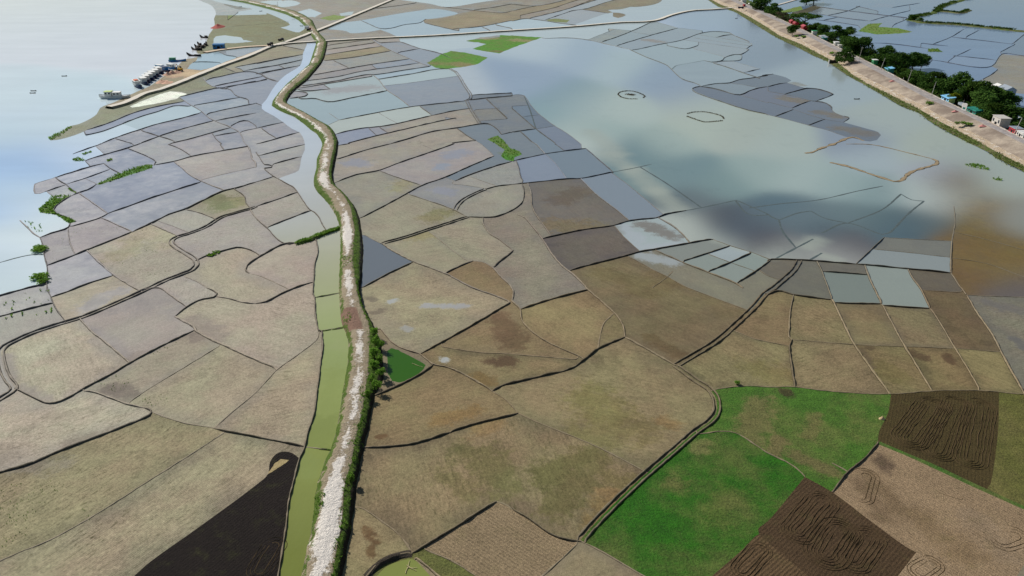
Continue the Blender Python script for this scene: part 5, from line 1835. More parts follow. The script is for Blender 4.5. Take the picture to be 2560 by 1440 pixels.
for _ in range(4200):
    f = rnd.random(); i = int(rnd.random() * (len(US) - 1)); p = DK[0][i] * (1 - f) + DK[1][i] * f
    p = p + (DK[0][i + 1] - DK[0][i]) * rnd.random()
    if noise.noise((p[0] * .05, p[1] * .05, 3)) > -.25: P2.append((p[0] + rnd.gauss(0, .6), p[1] + rnd.gauss(0, .6), max(0, .55 * f)))
tufts('reeds', P2, .55, LEAF['reed'], 'green waterside growth along the foot of the river dike')
P3 = []; P3b = []
def scatter(poly, n, z=0.0, lo=-9):
    P3_ = P3b if lo > -9 else P3
    q = np.array(poly, float); x0, y0 = q.min(0); x1, y1 = q.max(0); k = 0; tries = 0
    while k < n and tries < n * 30:
        tries += 1; x, y = rnd.uniform(x0, x1), rnd.uniform(y0, y1); ins = False
        for (a, b), (c, d) in zip(q, np.roll(q, -1, 0)):
            if (b > y) != (d > y) and x < (c - a) * (y - b) / (d - b) + a: ins = not ins
        if ins:
            w = W(x, y)
            if noise.noise((w[0] * .08, w[1] * .08, 5)) > lo: P3_.append((w[0], w[1], z)); k += 1
scatter([(240, 460), (275, 443), (315, 425), (370, 410), (382, 413), (380, 420), (325, 437), (250, 462)], 260)
scatter([(97, 522), (115, 507), (130, 490), (178, 488), (140, 515), (133, 525), (145, 535), (190, 553), (175, 560), (140, 537), (100, 530)], 420)
scatter([(738, 612), (770, 604), (800, 592), (850, 574), (850, 569), (800, 586), (770, 598), (745, 606)], 400, .4)
scatter([(1218, 348), (1245, 338), (1258, 350), (1275, 370), (1300, 378), (1305, 386), (1288, 393), (1283, 403), (1265, 400), (1252, 390), (1262, 375), (1240, 360)], 120)
scatter([(515, 640), (540, 628), (552, 631), (530, 642)], 80)
scatter([(2145, 78), (2170, 60), (2205, 58), (2195, 68), (2245, 70), (2282, 80), (2245, 84), (2192, 86)], 300)
scatter([(2320, 122), (2342, 121), (2357, 130), (2320, 130)], 200)
scatter([(2412, 411), (2440, 409), (2475, 420), (2470, 426), (2440, 420), (2415, 415)], 140)
scatter([(2480, 446), (2495, 444), (2505, 452), (2490, 450)], 30)
scatter([(180, 398), (195, 393), (215, 400), (205, 404), (185, 402)], 90)
scatter([(205, 385), (225, 378), (230, 380), (212, 387)], 50); scatter([(265, 402), (280, 396), (281, 400), (268, 404)], 40); scatter([(168, 470), (180, 478), (190, 483), (176, 474)], 40)
scatter([(120, 345), (150, 330), (170, 318), (182, 316), (150, 340), (126, 352)], 160)
scatter([(150, 570), (330, 560), (300, 660), (120, 660)], 130, 0, .1); scatter([(60, 550), (100, 560), (110, 590), (70, 570)], 20)
scatter([(0, 740), (120, 720), (140, 790), (0, 800)], 26); scatter([(230, 590), (440, 560), (470, 680), (330, 720)], 160, 0, .12)
scatter([(0, 1180), (200, 1140), (230, 1300), (0, 1380)], 240, 0, .1); scatter([(220, 960), (440, 850), (560, 900), (400, 1020)], 240, 0, .1); scatter([(490, 520), (600, 480), (610, 520), (520, 540)], 160, 0, .05)
tufts('weeds', P3, .55, LEAF['bush'], 'green weeds and grass growing on the low strips and shores')
tufts('weeds', P3b[::2], .16, LEAF['bush'], 'tiny green weed tufts dotted over the dry plots')
P4 = []
for pts, wd_ in (([(2450, -10), (2400, 2), (2352, 18), (2342, 28), (2320, 36), (2285, 44), (2276, 52)], 3.2), ([(2278, 51), (2310, 57), (2395, 62), (2480, 71), (2560, 79), (2700, 92)], 3.2), ([(2345, 28), (2380, 31), (2400, 33), (2420, 26)], 2.2)):
    P = resample(Wn(np.array(catmull(pts, 4.0))), .8)
    for p in P:
        for _ in range(4):
            if noise.noise((p[0] * .03, p[1] * .03, 8)) > -.2: P4.append((p[0] + rnd.gauss(0, wd_ * .5), p[1] + rnd.gauss(0, wd_ * .5) + 1.2, .6))
P5 = []
for _ in range(5200):
    i = int(34 + rnd.random() * (len(US) - 36)); f = rnd.random(); p = DK[6][i] * (1 - f) + DK[8][i] * f
    if noise.noise((p[0] * .03, p[1] * .03, 15)) > -.18: P5.append((p[0] + rnd.gauss(0, .8), p[1] + rnd.gauss(0, .8), .7))
tufts('undergrowth', P5, 2.0, LEAF['dark'], 'dark undergrowth beneath the roadside trees')
tufts('scrub', P4, 1.5, LEAF['mid'], 'dark green scrub covering the narrow strip between flooded plots')
# ---------------------------------------------------------------- fish shelters of brush in the lake
def brush_ring(label, arcs, heap=None):
    pts = [p for a in arcs for p in a]; cu = sum(p[0] for p in pts) / len(pts); cv = sum(p[1] for p in pts) / len(pts)
    c = W(cu, cv); root = thing('fish_shelter', label, 'fish shelter', c)
    for a in arcs:
        P = resample(Wn(np.array(catmull(a, 2.0))), .5) - np.array(c[:2]); m = MB()
        for p in P:
            for _ in range(4):
                ang = rnd.uniform(0, 6.28); l = rnd.uniform(.4, .8)
                m.tube([(p[0] + rnd.gauss(0, .2), p[1] + rnd.gauss(0, .2), -.1), (p[0] + math.cos(ang) * l * .6, p[1] + math.sin(ang) * l * .6, rnd.uniform(.15, .5))], .09, 4)
        m.build('brush', M_BRUSH, root)
    if heap:
        h = Wn([heap])[0] - np.array(c[:2]); m = MB()
        for _ in range(70):
            ang = rnd.uniform(0, 6.28); x, y = h[0] + rnd.gauss(0, 1.4), h[1] + rnd.gauss(0, .7); m.tube([(x, y, -.1), (x + math.cos(ang), y + math.sin(ang), rnd.uniform(.2, .7))], .1, 4)
        m.build('brush_heap', M_BRUSH, root)
T20 = lambda s: [(1280 + float(q.split(',')[0]) / 4, float(q.split(',')[1]) / 4) for q in s.split()]
brush_ring('ring of brush sticking out of the lake with a brush heap in its middle', [T20('1060,945 1075,925 1130,912 1200,912 1280,935 1330,965 1310,978'), T20('1060,945 1090,970 1160,988 1250,990')], (1577, 237))
brush_ring('larger open ring of brush in the lake with nothing inside', [T20('1750,1137 1820,1122 1920,1120 2030,1140 2100,1165 2120,1190'), T20('2105,1208 2030,1215 1920,1220 1850,1200 1750,1165')])
# ---------------------------------------------------------------- boats
def hull_rings(L, B, H, bow, stern, n=13, blunt=.0):
    rings = []
    for i in range(n):
        t = i / (n - 1); x = (t - .5) * L
        w = B / 2 * max(blunt, math.sin(math.pi * min(1, max(0, .08 + .86 * t))) ** .55)
        if t > .97: w = B / 2 * max(blunt, .06)
        z = H + bow * max(0, (t - .55) / .45) ** 2 + stern * max(0, (.35 - t) / .35) ** 2
        kz = -.3 + (bow * .75 * max(0, (t - .75) / .25) ** 2) + stern * .4 * max(0, (.15 - t) / .15) ** 2
        rings.append([(x, -w, z), (x, -w * .9, z * .45), (x, -w * .5, kz), (x, 0, kz - .05), (x, w * .5, kz), (x, w * .9, z * .45), (x, w, z)])
    return rings
def make_boat(label, L, B, H, bow, stern, hullm, deckm, cabins, group, blunt=0.0):
    root = thing('boat', label, 'boat', group=group)
    rg = hull_rings(L, B, H, bow, stern, blunt=blunt); h = MB(); h.loft(rg, caps=True); h.build('hull', hullm, root)
    d = MB(); d.loft([[(r[0][0], r[0][1] * .93, r[0][2] - .22), (r[0][0], 0, r[0][2] - .15), (r[0][0], r[6][1] * .93, r[0][2] - .22)] for r in rg], caps=False); d.build('deck', deckm, root)
    for (x0, x1, w, z0, z1, wm, rm) in cabins:
        c = MB(); c.box(x0, x1, -w / 2, w / 2, z0, z1); cab = c.build('cabin', wm, root)
        n = max(2, int((x1 - x0) / 1.5))
        for k in range(n):
            a = x0 + (x1 - x0) * (k + .22) / n; b = x0 + (x1 - x0) * (k + .78) / n
            for s in (-1, 1): q = MB(); q.box(a, b, s * w / 2 - .03, s * w / 2 + .03, z0 + (z1 - z0) * .5, z0 + (z1 - z0) * .85); q.build('window', M_GLASS, cab)
        r = MB(); r.box(x0 - .3, x1 + .3, -w / 2 - .25, w / 2 + .25, z1 + .003, z1 + .16, .05); r.build('roof', rm, cab)
    return root
def place(o, u, v, ang, z=0.0, s=None):
    x, y, _ = W(u, v, z); o.location = (x, y, z); o.rotation_euler = (0, 0, math.radians(ang))
    if s: o.scale = (s, s, s)
G1, G2, G3 = 'motor boats moored in a row at the landing', 'wooden country boats beached at the sandy point', 'small rowing boats'
bg_ = make_boat('long white barge with two pale cabins moored apart at the road end', 17, 4.6, 1.3, 1.0, .5, M_WHITE, M_GREY, [(-3.5, .5, 3.2, 1.1, 3.4, M_WHITE, M_WHITE), (1.2, 5.0, 3.4, 1.1, 3.9, M_WHITE, M_LIME)], 'boats at the landing', .3)
place(bg_, 288, 245, 186, 0, 1.05)
mk = lambda lab, hm, wm, rm, L=11.5: make_boat(lab, L, 3.4, 1.1, .9, .4, hm, M_GREY, [(-L * .38, L * .12, 2.7, .95, 3.1, wm, rm)], G1)
b1 = mk('white boat with an orange tarp on its roof, first in the moored row', M_NAVY, M_WHITE, M_WHITE, 13); place(b1, 345, 217, -52, 0, 1.2)
t_ = MB(); t_.box(-3.2, .4, -1.1, 1.1, 3.3, 3.75, .25); t_.build('tarp', M_ORANGE, b1)
b2 = mk('white roofed boat with navy hull right beside the orange tarp boat', M_NAVY, M_WHITE, M_WHITE); place(b2, 361, 209, -50, 0, 1.2)
lab_ = ['white roofed navy boat second after the orange tarp boat', 'white roofed navy boat third after the orange tarp boat', 'white roofed navy boat fourth after the orange tarp boat', 'white roofed navy boat fifth after the orange tarp boat', 'white roofed navy boat last before the blue cabin boat']
for (u, v), lb in zip(((368, 203.5), (376, 198.5), (383, 193.5), (391, 188.5), (399, 182.5)), lab_):
    c_ = dup(b2, (0, 0, 0), 0, lb); place(c_, u, v, -50 + rnd.uniform(-6, 6), 0, 1.2)
b3 = mk('pale boat with a light hull moored outside the blue cabin boat', M_WHITE, M_SKY, M_WHITE, 12); place(b3, 404, 173.5, -25)
b4 = mk('boat with a blue cabin and white roof in the moored row', M_NAVY, M_BLUE, M_NAVY, 13); place(b4, 415, 178, -40)
b5 = mk('white boat with blue hull at the upper end of the moored row', M_BLUE, M_WHITE, M_WHITE, 12); place(b5, 431, 171.5, -35)
b6 = make_boat('blue boat with a green cabin at its stern, moored alone', 13, 2.8, 1.0, .9, .4, M_BLUE, M_DARKW, [(-5.6, -1.2, 2.2, .9, 2.7, M_TEAL, M_GREEN)], 'boats at the landing'); place(b6, 444, 153.5, 8)
b7 = make_boat('long dark wooden boat with a high curved bow on the shore', 12, 2.2, .8, 2.2, .5, M_DARKW, M_WOOD, [(-5.0, -.8, 1.5, .7, 1.5, M_DARKW, M_WHITE)], 'boats at the landing'); place(b7, 485, 140, 172)
w0 = make_boat('dark wooden boat at the tip of the beached cluster', 9, 2.2, .8, 1.9, .8, M_DARKW, M_WOOD, [(-3.6, -1.4, 1.4, .7, 1.9, M_WOOD, M_WOOD)], G2); place(w0, 499, 113, 130)
for (u, v, a), lb in zip(((494, 119, 140), (488, 125, 150), (504, 119, 125), (510, 117, 100), (516, 113, 110), (497, 125, 145)),
        ('dark wooden boat second from the tip of the beached cluster', 'outermost dark wooden boat in the water at the cluster', 'dark wooden boat in the middle of the beached cluster', 'dark wooden boat pulled up right of the cluster middle', 'dark wooden boat nearest the brick landing track', 'lowest wooden boat of the beached cluster beside the causeway')):
    c_ = dup(w0, (0, 0, 0), 0, lb); place(c_, u, v, a)
c_ = dup(w0, (0, 0, 0), 0, 'lone wooden boat with raised bow off the brick landing track', group='boats at the landing'); place(c_, 510, 94.5, 160)
r0 = make_boat('tiny dark rowing boat alone far out on the river', 5, 1.2, .4, .5, .3, M_DARKW, M_WOOD, [], G3); place(r0, 161, 190.5, 12, 0, .7)
for (u, v, a), lb in zip(((84, 227.5, 5), (82, 233, 8), (1841, 46, 30), (601, 17, 10), (652, 28, 40), (733, 41, 5), (754, 65, -5), (2142, 248, 0)),
        ('upper one of two tiny boats at the left edge of the river', 'lower one of two tiny boats at the left edge of the river', 'small dark boat moored below the causeway end by the dike', 'small boat at the far head of the canal', 'small boat by the white sandy crossing of the far canal', 'dark boat pulled up on the far embankment grass', 'small boat in the canal above the road crossing', 'small dark boat adrift on the water below the dike')):
    c_ = dup(r0, (0, 0, 0), 0, lb); place(c_, u, v, a, .0 if u != 733 else 1.6, .7)
# ---------------------------------------------------------------- sheds and stalls along the dike road
def dike_angle(u):
    i = int(np.clip((u - 1690) / 5, 1, len(US) - 2)); d = DK[4][i + 1] - DK[4][i - 1]; return math.atan2(d[1], d[0])
def make_shed(name, label, cat, L, D, H, wm, rm, style='gable', group=None, doorm=M_DARK):
    root = thing(name, label, cat, group=group); w = MB(); w.box(-L / 2, L / 2, -D / 2, D / 2, -.3, H)
    if style == 'gable':
        for s in (-1, 1): w.v += [(s * L / 2, -D / 2, H), (s * L / 2, D / 2, H), (s * L / 2, 0, H + D * .28)]; k = len(w.v); w.f.append((k - 3, k - 2, k - 1))
    w.build('wall', wm, root); r = MB(); o = .35
    if style == 'gable':
        zr = H + D * .28 + .1; e = H - .1
        r.loft([[(-L / 2 - o, -D / 2 - o, e), (-L / 2 - o, 0, zr), (-L / 2 - o, D / 2 + o, e), (-L / 2 - o, D / 2 + o, e - .08), (-L / 2 - o, 0, zr - .09), (-L / 2 - o, -D / 2 - o, e - .08)],
                [(L / 2 + o, -D / 2 - o, e), (L / 2 + o, 0, zr), (L / 2 + o, D / 2 + o, e), (L / 2 + o, D / 2 + o, e - .08), (L / 2 + o, 0, zr - .09), (L / 2 + o, -D / 2 - o, e - .08)]], closed=True)
    elif style == 'lean':
        r.loft([[(-L / 2 - o, -D / 2 - .8, H - .35), (-L / 2 - o, D / 2 + o, H + .5), (-L / 2 - o, D / 2 + o, H + .42), (-L / 2 - o, -D / 2 - .8, H - .43)], [(L / 2 + o, -D / 2 - .8, H - .35), (L / 2 + o, D / 2 + o, H + .5), (L / 2 + o, D / 2 + o, H + .42), (L / 2 + o, -D / 2 - .8, H - .43)]], closed=True)
    else: r.box(-L / 2 - o, L / 2 + o, -D / 2 - o, D / 2 + o, H + .003, H + .18, .04)
    r.build('roof', rm, root)
    d = MB(); d.box(-L * .12, L * .14, -D / 2 - .05, -D / 2 + .02, 0, min(2.0, H * .8)); d.build('door', doorm, root)
    for s in (-1, 1): q = MB(); q.box(s * L * .32 - L * .08, s * L * .32 + L * .08, -D / 2 - .05, -D / 2 + .02, H * .4, H * .75); q.build('window', M_GLASS, root)
    return root
SH = 'sheds and stalls along the dike road'
SHEDS = [(1971, 57, 6.5, 4, 3, M_RED, M_ROOFR, 'gable', 'first of three joined pink red sheds, at their upper left end'), (1984, 63, 8, 4, 3, M_RED, M_ROOFR, 'gable', 'middle one of three joined pink red sheds'), (1999, 71, 9, 4.2, 3.2, M_RED, M_ROOFR, 'gable', 'largest of the three pink red sheds, at their lower end'),
         (1868, 5, 9, 5, 3.4, M_WHITE, M_WHITE, 'flat', 'white walled house beside the first big tree at the far road end'), (1883, 22, 6, 4, 3.2, M_WHITE, M_GREY, 'lean', 'white stall at the road edge under the first big tree'), (2027, 85, 4.5, 4, 3.6, M_WHITE, M_GREEN, 'flat', 'white kiosk with a green top beside the mid green tree'),
         (2047, 94, 6, 4, 2.6, M_CONC, M_GREY, 'lean', 'left grey lean-to shed under the dark trees'), (2059, 98, 6, 4, 2.4, M_TEAL, M_GREY, 'lean', 'right grey green lean-to shed under the dark trees'), (2077, 112, 4.5, 3.5, 3.2, M_WHITE, M_WHITE, 'flat', 'taller white box shed by the road below the dark trees'), (2088, 118, 4, 3, 2.4, M_WHITE, M_CONC, 'flat', 'smaller white box shed by the road below the dark trees'),
         (2109, 128, 5, 3, 2.6, M_TEAL, M_SKY, 'lean', 'teal awning stall half hidden by the slope tree'), (2168, 158, 4, 3, 3.6, M_GREEN, M_WHITE, 'flat', 'bright green and white booth at the road edge'), (2212, 178, 6, 4, 2.8, M_TEAL, M_SKY, 'lean', 'teal shed with a pale blue roof behind the second power pole'),
         (2357, 251, 9, 3.5, 3.0, M_SKY, M_SKY, 'lean', 'sky blue tarp stall with a lime green end'), (2421, 282, 9, 4, 3.0, M_TEAL, M_TEAL, 'lean', 'dark teal shed behind the white sign board'), (2525, 331, 5.5, 4, 3.0, M_RED, M_GREY, 'flat', 'bright red stall with a flat grey roof under the street lamp'),
         (2556, 340, 6, 4, 2.8, M_WHITE, M_WHITE, 'flat', 'white stall at the right picture edge beside the red stall'), (2516, 234, 9, 6, 3.2, M_GREY, M_GREY, 'gable', 'large grey tin roofed house at the pond corner'), (2457, 224, 6, 5, 4.2, M_GREY, M_GREY, 'gable', 'small house with a grey roof showing among the tree tops'), (2494, 226, 5, 4, 3.0, M_WHITE, M_WHITE, 'gable', 'small white house left of the large grey roofed house'), (2512, 312, 8, 5, 4.5, M_CONC, M_CONC, 'flat', 'pale house front half hidden under the roadside trees')]
for (u, v, L, D, H, wm, rm, sty, lab) in SHEDS:
    z = 3.0 if v < 400 and u not in (2516, 2457, 2494) else 1.0
    o = make_shed('shed' if 'house' not in lab else 'house', lab, 'shed' if 'house' not in lab else 'house', L, D, H, wm, rm, sty, SH)
    x, y, _ = W(u, v, z)
    if u not in (2516, 2457, 2494): # stand on the verge, clear of the road
        i = int(np.clip((u - 1690) / 5, 0, len(US) - 1)); k = int(np.argmin(np.hypot(DK[4][:, 0] - x, DK[4][:, 1] - y))); x, y = (DK[4][k] + Nrm[k] * (D / 2 + 1.6))[:2]; z = 2.3
    o.location = (x, y, z); o.rotation_euler = (0, 0, dike_angle(u))
    if 'lime' in lab: m = MB(); m.box(L / 2 + .02, L / 2 + .1, -D / 2, D / 2, .2, H - .3); m.build('side_cloth', M_LIME, o)
sg = thing('sign_board', 'white and teal sign board with a flag pole by the road', 'sign'); m = MB(); m.box(-1.4, 1.4, -.06, .06, .6, 4.4); m.build('board', M_WHITE, sg); m = MB(); m.box(-.7, .7, -.09, -.063, 1.4, 2.4); m.build('panel', M_TEAL, sg); m = MB(); m.cyl(-1.3, .12, -.3, .07, 6.5); m.build('post', M_CONC, sg); m = MB(); m.cyl(1.2, .12, -.3, .07, 4.5); m.build('post', M_CONC, sg)
x, y, z = W(2408, 279, 3.0); sg.location = (x, y, z); sg.rotation_euler = (0, 0, dike_angle(2408) + .5)
# ---------------------------------------------------------------- poles
def make_pole(name, label, cat, h, arm=True, lamp=False, lean=0.0):
    root = thing(name, label, cat, group='poles along the dike road' if not lamp else None)
    m = MB(); m.tube([(0, 0, -.6), (lean * .5, 0, h * .5), (lean, 0, h)], [.2, .16, .11], 8); m.build('post', M_CONC, root)
    if arm:
        a = MB(); a.box(lean - .8, lean + .8, -.06, .06, h - .7, h - .58); a.build('crossarm', M_CONC, root)
        for s in (-.7, 0.0, .7):
            q = MB(); q.cyl(lean + s, 0, h - .58 if s else h, .07, .25); q.build('insulator', M_WHITE, root)
    if lamp:
        a = MB(); a.tube([(lean, 0, h), (lean - .5, -.2, h + .25), (lean - 1.3, -.4, h + .3)], [.07, .06, .05], 6); a.build('arm', M_CONC, root)
        q = MB(); q.box(lean - 2.1, lean - 1.1, -.75, -.1, h + .22, h + .44, .06); q.build('lamp_head', M_WHITE, root)
    return root
for (u, v, h, arm, lamp, lean, lab) in ((2147, 149, 9, True, False, .9, 'first concrete power pole counted from the sluice wall'), (2201, 176, 8.5, False, False, 1.4, 'plain leaning concrete pole beside the teal shed'), (2268, 208, 8.5, True, False, 1.0, 'concrete power pole with a forked top between low trees'),
                                 (2328, 240, 8.5, False, False, .8, 'leaning grey pole in front of the dark trees left of the blue tarp stall'), (2534, 337, 8.5, False, True, 1.6, 'street lamp on a leaning post above the red stall'), (2257, 204, 2.6, False, False, 0, 'short white marker post at the road edge')):
    o = make_pole('street_lamp' if lamp else ('post' if h < 3 else 'power_pole'), lab, 'street lamp' if lamp else 'pole', h, arm, lamp, lean); x, y, z = W(u, v, 3.0); o.location = (x, y, z)
o = make_pole('post', 'thin dark post standing by the far white pond', 'pole', 10, False); x, y, z = W(695, 19, 0); o.location = (x, y, z)
# ---------------------------------------------------------------- vehicles
def make_truck(label, cabm, bedm, L=6.5, group=None):
    root = thing('truck', label, 'truck', group=group)
    m = MB(); m.box(-L / 2, L / 2 - 1.9, -1.05, 1.05, 1.0, 2.2); m.build('cargo_bed', bedm, root)
    m = MB(); m.loft([[(L / 2 - 1.8, -1, .7), (L / 2 - .05, -1, .7), (L / 2, -1, 1.5), (L / 2 - .4, -1, 2.5), (L / 2 - 1.8, -1, 2.6)], [(L / 2 - 1.8, 1, .7), (L / 2 - .05, 1, .7), (L / 2, 1, 1.5), (L / 2 - .4, 1, 2.5), (L / 2 - 1.8, 1, 2.6)]], closed=True); cb = m.build('cab', cabm, root)
    m = MB(); m.poly([(L / 2 + .02, -.85, 1.55), (L / 2 + .02, .85, 1.55), (L / 2 - .36, .85, 2.42), (L / 2 - .36, -.85, 2.42)]); m.build('windscreen', M_GLASS, cb)
    m = MB(); m.box(-L / 2 + .1, L / 2 - .3, -.45, .45, .6, .98); m.build('chassis', M_RUBBER, root)
    for x in (-L * .3, L * .33):
        for s in (-1.1, .75): q = MB(); q.cyl(x, s, .48, .48, .35, 'y', 12); q.build('wheel', M_RUBBER, root)
    return root
def along(p, q): a, b = W(*p), W(*q); return math.atan2(b[1] - a[1], b[0] - a[0])
VG = 'trucks on the earth roads'
for (u, v, z, ang, cm, bm, lab) in ((676, 114, 1.2, along((678, 114), (710, 105)), M_DARKW, M_DARKW, 'dark truck at the fork of the two earth roads'), (703, 103, 1.4, along((678, 114), (710, 105)), M_NAVY, M_DARKW, 'dark truck just above the fork on the straight earth road'), (773, 77, 1.4, along((710, 105), (800, 72)), M_RED, M_DARKW, 'small dark truck beside the white tent at the road crossing'),
                                    (1860, 16, 3.2, dike_angle(1860), M_RED, M_RED, 'red truck at the far end of the dike road'), (1852, 22, 3.0, dike_angle(1850) + 1.2, M_DARKW, M_NAVY, 'dark vehicle where the causeway meets the dike road'), (1874, 13, 3.0, dike_angle(1870), M_WHITE, M_WHITE, 'white truck parked in front of the far white house'), (2405, 268, 3.2, dike_angle(2405), M_WHITE, M_GREY, 'white vehicle parked by the trees left of the sign board')):
    o = make_truck(lab, cm, bm, 6.5, VG); x, y, _ = W(u, v, z); o.location = (x, y, z); o.rotation_euler = (0, 0, ang)
def make_excavator(label, u, v, z=0.3):
    root = thing('excavator', label, 'excavator'); x, y, _ = W(u, v, z); root.location = (x, y, z); root.rotation_euler = (0, 0, 2.4)
    for s in (-1.2, .7): m = MB(); m.box(-2, 2, s, s + .55, 0, .85, .12); m.build('track', M_RUBBER, root)
    m = MB(); m.box(-1.9, 1.4, -1.3, 1.3, .95, 2.0, .1); m.build('body', M_YEL, root); m = MB(); m.box(.1, 1.5, -1.3, -.2, 2.0, 3.0, .08); m.build('cab', M_DARK, root)
    m = MB(); m.tube([(1.2, .3, 1.6), (3.4, .3, 4.2), (5.6, .3, 3.4)], [.28, .24, .2], 6); m.build('boom', M_YEL, root); m = MB(); m.tube([(5.6, .3, 3.4), (6.4, .3, 1.2)], .17, 6); m.build('arm', M_YEL, root)
    m = MB(); m.box(5.9, 6.9, -.3, .9, .3, 1.2, .15); m.build('bucket', M_DARKW, root)
make_excavator('excavator standing behind the pink sand heaps', 451, 177); 
# blue tarp store, tent, heaps
o = make_shed('shed', 'long bright blue tarp shed at the end of the causeway', 'shed', 9, 5, 3.4, M_BLUE, M_BLUE, 'flat'); x, y, z = W(548, 120, .5); o.location = (x, y, .3); o.rotation_euler = (0, 0, .12)
tn = thing('tent', 'white tent at the crossing of road and embankment', 'tent'); m = MB(); m.loft([[(-2, -1.6, 0), (-2, -1.5, 1.4), (-2, 0, 2.6), (-2, 1.5, 1.4), (-2, 1.6, 0)], [(2, -1.6, 0), (2, -1.5, 1.4), (2, 0, 2.6), (2, 1.5, 1.4), (2, 1.6, 0)]]); m.build('cover', M_WHITE, tn); m = MB(); m.box(1.98, 2.05, -.6, .6, 0, 1.7); m.build('flap', M_CONC, tn); x, y, z = W(768, 71, 1.5); tn.location = (x, y, z)
def heap(name, label, cat, u, v, rx, ry, h, mat, group=None, z=0.0):
    x0, y0, _ = W(u, v, z); V, F = [], []; n, r = 18, 7
    for k in range(r + 1):
        f = k / r
        for i in range(n):
            a = 6.283 * i / n; e = 1 + .3 * noise.noise((math.cos(a) * 1.3 + u, math.sin(a) * 1.3, f * 2)); V.append((math.cos(a) * rx * f * e, math.sin(a) * ry * f * e, h * (1 - f) ** 1.15 * (1 + .25 * noise.noise((a, f * 3, u))) - .06 * f))
    for k in range(r):
        for i in range(n): F.append((k * n + i, (k + 1) * n + i, (k + 1) * n + (i + 1) % n, k * n + (i + 1) % n))
    o = mesh_obj(name, V, F, mat, smooth=True); o.location = (x0, y0, z); return tag(o, label, cat, group)
for (u, v, a, b, h, lab) in ((420, 187, 3.4, 4, 2.2, 'left pink sand heap beside the moored boats'), (431, 184, 3.6, 4, 2.6, 'middle pink sand heap beside the moored boats'), (442, 182, 3.6, 5, 1.8, 'right pink sand heap below the excavator'), (405, 205, 4, 6, 1.4, 'broad brown spoil heap between road and moored boats'), (418, 207, 4, 5, 1.0, 'low pale spoil heap at the road edge')):
    heap('sand_heap', lab, 'heap', u, v, a, b, h, M_SAND, 'sand and spoil heaps at the landing')
heap('brick_heap', 'red heap of bricks at the head of the landing track', 'heap', 545, 68, 6, 12, 3.2, M_BRICK)
heap('straw_heap', 'small pale straw heap on the edge between green and ploughed plots', 'heap', 2205, 1047, .75, .6, .7, M_STRAW)
for (u, v, lab) in ((2231, 203, 'pink cloth bundle on the verge across from the marker post'), (2388, 279, 'pink cloth bundle on the verge across from the sign board'), (2456, 315, 'pink cloth bundle on the verge in front of the shaded road')):
    heap('cloth_bundle', lab, 'bundle', u, v, 2.2, 1.2, .9, M_PINK, 'pink bundles on the road verge', 3.1)
sl_ = thing('sluice_wall', 'dark concrete sluice wall on the dike foot', 'sluice'); m = MB(); m.box(-3.6, 3.6, -.25, .25, -.4, 2.0); m.build('wall', simple('wet_concrete', (58, 52, 48), .7), sl_); m = MB(); m.box(-3.75, -3.3, -.5, .5, -.4, 2.3); m.build('end_post', M_CONC, sl_); x, y, z = W(2083, 157, .4); sl_.location = (x, y, .4); sl_.rotation_euler = (0, 0, .1)
# bamboo poles in the ponds
def bamboo(label, p, q, group=None):
    a, b = W(*p), W(*q); L = math.hypot(b[0] - a[0], b[1] - a[1]); m = MB(); n = 9
    m.tube([(L * i / n, .05 * math.sin(i), .10 + .02 * (i % 2)) for i in range(n + 1)], [.055 - .002 * i for i in range(n + 1)], 6)
    o = mesh_obj('bamboo_pole', m.v, m.f, M_BAMBOO); o.location = (a[0], a[1], 0); o.rotation_euler = (0, 0, math.atan2(b[1] - a[1], b[0] - a[0])); tag(o, label, 'pole', 'bamboo poles in the ponds')
bamboo('pale bamboo pole floating in the green triangular pond', (1030, 909), (1057, 919)); bamboo('bamboo pole lying lengthwise in the bottom pond', (1017, 1420), (1043, 1421)); bamboo('bamboo pole slanting up right in the bottom pond', (1014, 1434), (1025, 1402)); bamboo('bamboo pole slanting down right in the bottom pond', (1016, 1414), (1040, 1428))
# ---------------------------------------------------------------- furrows the plough left
M_FUR = simple('turned_earth', (78, 64, 44), .95, .1, .3, 2.0)
def furrows(A, B, radii, w=.34, h=.16, start=0.0, span=1.0):
    a, b = np.array(W(*A)[:2]), np.array(W(*B)[:2]); d = b - a; L = np.linalg.norm(d); d /= L; n = np.array((-d[1], d[0]))
    for r in np.arange(radii[0], radii[-1] + .01, (.62 if span == 1.0 else .8)):
        P = []
        for i in range(19): t = math.pi * i / 18; P.append(b + d * math.sin(t) * r * .9 + n * math.cos(t) * r)
        for i in range(19): t = math.pi * i / 18; P.append(a - d * math.sin(t) * r * .9 - n * math.cos(t) * r)
        P.append(P[0]); P = np.array(P); P = resample(P, .7)
        k0 = int(len(P) * (start + .08 * rnd.random())); P = P[k0:max(k0 + 8, int(len(P) * span))]
        P = P + np.array([(noise.noise((p[0] * .3, p[1] * .3, r)) * .22, noise.noise((p[0] * .3, p[1] * .3, r + 9)) * .22) for p in P])
        o = ribbon('furrow', P, w * rnd.uniform(.3, .75), h * .6, M_FUR, lin((64, 50, 36)), prof=[(-.5, 0), (0, 1), (.5, 0)], z0=-.01, jit=.4)
furrows((2275, 1098), (2335, 1015), [.7, 1.6, 2.5, 3.4, 4.4]); furrows((2345, 1130), (2395, 1010), [.7, 1.6, 2.5, 3.3]); furrows((2425, 1150), (2452, 1015), [.7, 1.7, 2.6, 3.5])
furrows((1995, 1330), (2055, 1255), [.6, 1.3, 2.0, 2.7, 3.4]); furrows((2065, 1385), (2100, 1330), [.8, 1.7, 2.6, 3.4, 4.2]); furrows((2130, 1400), (2170, 1345), [.7, 1.5, 2.4, 3.2])
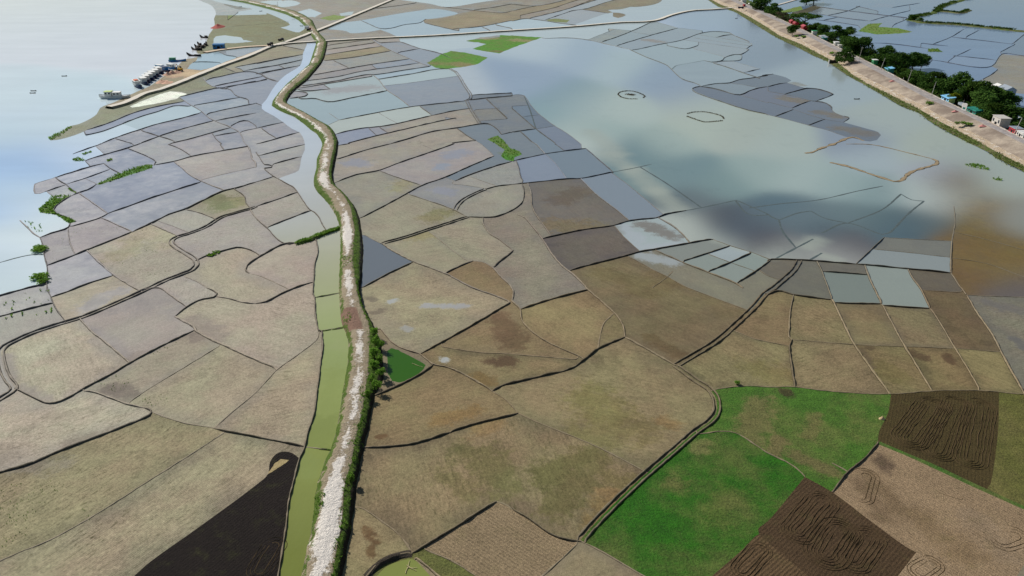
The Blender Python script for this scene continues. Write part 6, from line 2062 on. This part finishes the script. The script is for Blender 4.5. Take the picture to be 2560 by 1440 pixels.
furrows((2150, 1240), (2165, 1190), [1.0, 1.9, 2.8], .28, .1, 0, .6); furrows((2500, 1350), (2540, 1340), [1.0, 1.8, 2.6], .28, .1, 0, .7); furrows((2350, 1228), (2400, 1245), [.6, 1.2], .25, .08, 0, .6)
furrows((1855, 1425), (1900, 1375), [.8, 1.7, 2.6]); furrows((2300, 1430), (2330, 1410), [.8, 1.6, 2.4], .25, .08)
furrows((650, 1425), (685, 1365), [1.0, 2.4], .3, .1)
# ---------------------------------------------------------------- light, sky, camera
SUN_AZ, SUN_EL = math.radians(-45.0), math.radians(37.0)      # azimuth from +Y, clockwise
wd = bpy.data.worlds.new('World'); SC.world = wd; wd.use_nodes = True
nt = wd.node_tree; nt.nodes.clear()
sky = nt.nodes.new('ShaderNodeTexSky'); sky.sky_type = 'NISHITA'; sky.sun_disc = False
sky.sun_elevation = SUN_EL; sky.sun_rotation = SUN_AZ
sky.air_density = 1.0; sky.dust_density = .25; sky.ozone_density = 1.0
bg = nt.nodes.new('ShaderNodeBackground'); bg.inputs[1].default_value = .062
ow = nt.nodes.new('ShaderNodeOutputWorld')
nt.links.new(sky.outputs[0], bg.inputs[0]); nt.links.new(bg.outputs[0], ow.inputs[0])
sl = bpy.data.lights.new('sun', 'SUN'); sl.energy = 4.4; sl.angle = math.radians(.5); sl.color = (1.0, .965, .91)
so = bpy.data.objects.new('sun', sl); COL.objects.link(so)
sd = Vector((math.sin(SUN_AZ) * math.cos(SUN_EL), math.cos(SUN_AZ) * math.cos(SUN_EL), math.sin(SUN_EL)))
so.rotation_euler = sd.to_track_quat('Z', 'Y').to_euler(); so.location = (-150, 100, 260)
cd = bpy.data.cameras.new('camera'); cd.sensor_width = 36.0; cd.lens = 36.0 * FPX / 2560.0
cd.clip_start = 1.0; cd.clip_end = 20000.0
co = bpy.data.objects.new('camera', cd); COL.objects.link(co)
co.location = (0, 0, CAM_H); co.rotation_euler = (math.pi / 2 - PITCH, 0, 0)
SC.camera = co
SC.view_settings.view_transform = 'Standard'; SC.view_settings.look = 'None'
SC.view_settings.exposure = 0.0; SC.view_settings.gamma = 1.0
SC.view_settings.use_curve_mapping = False
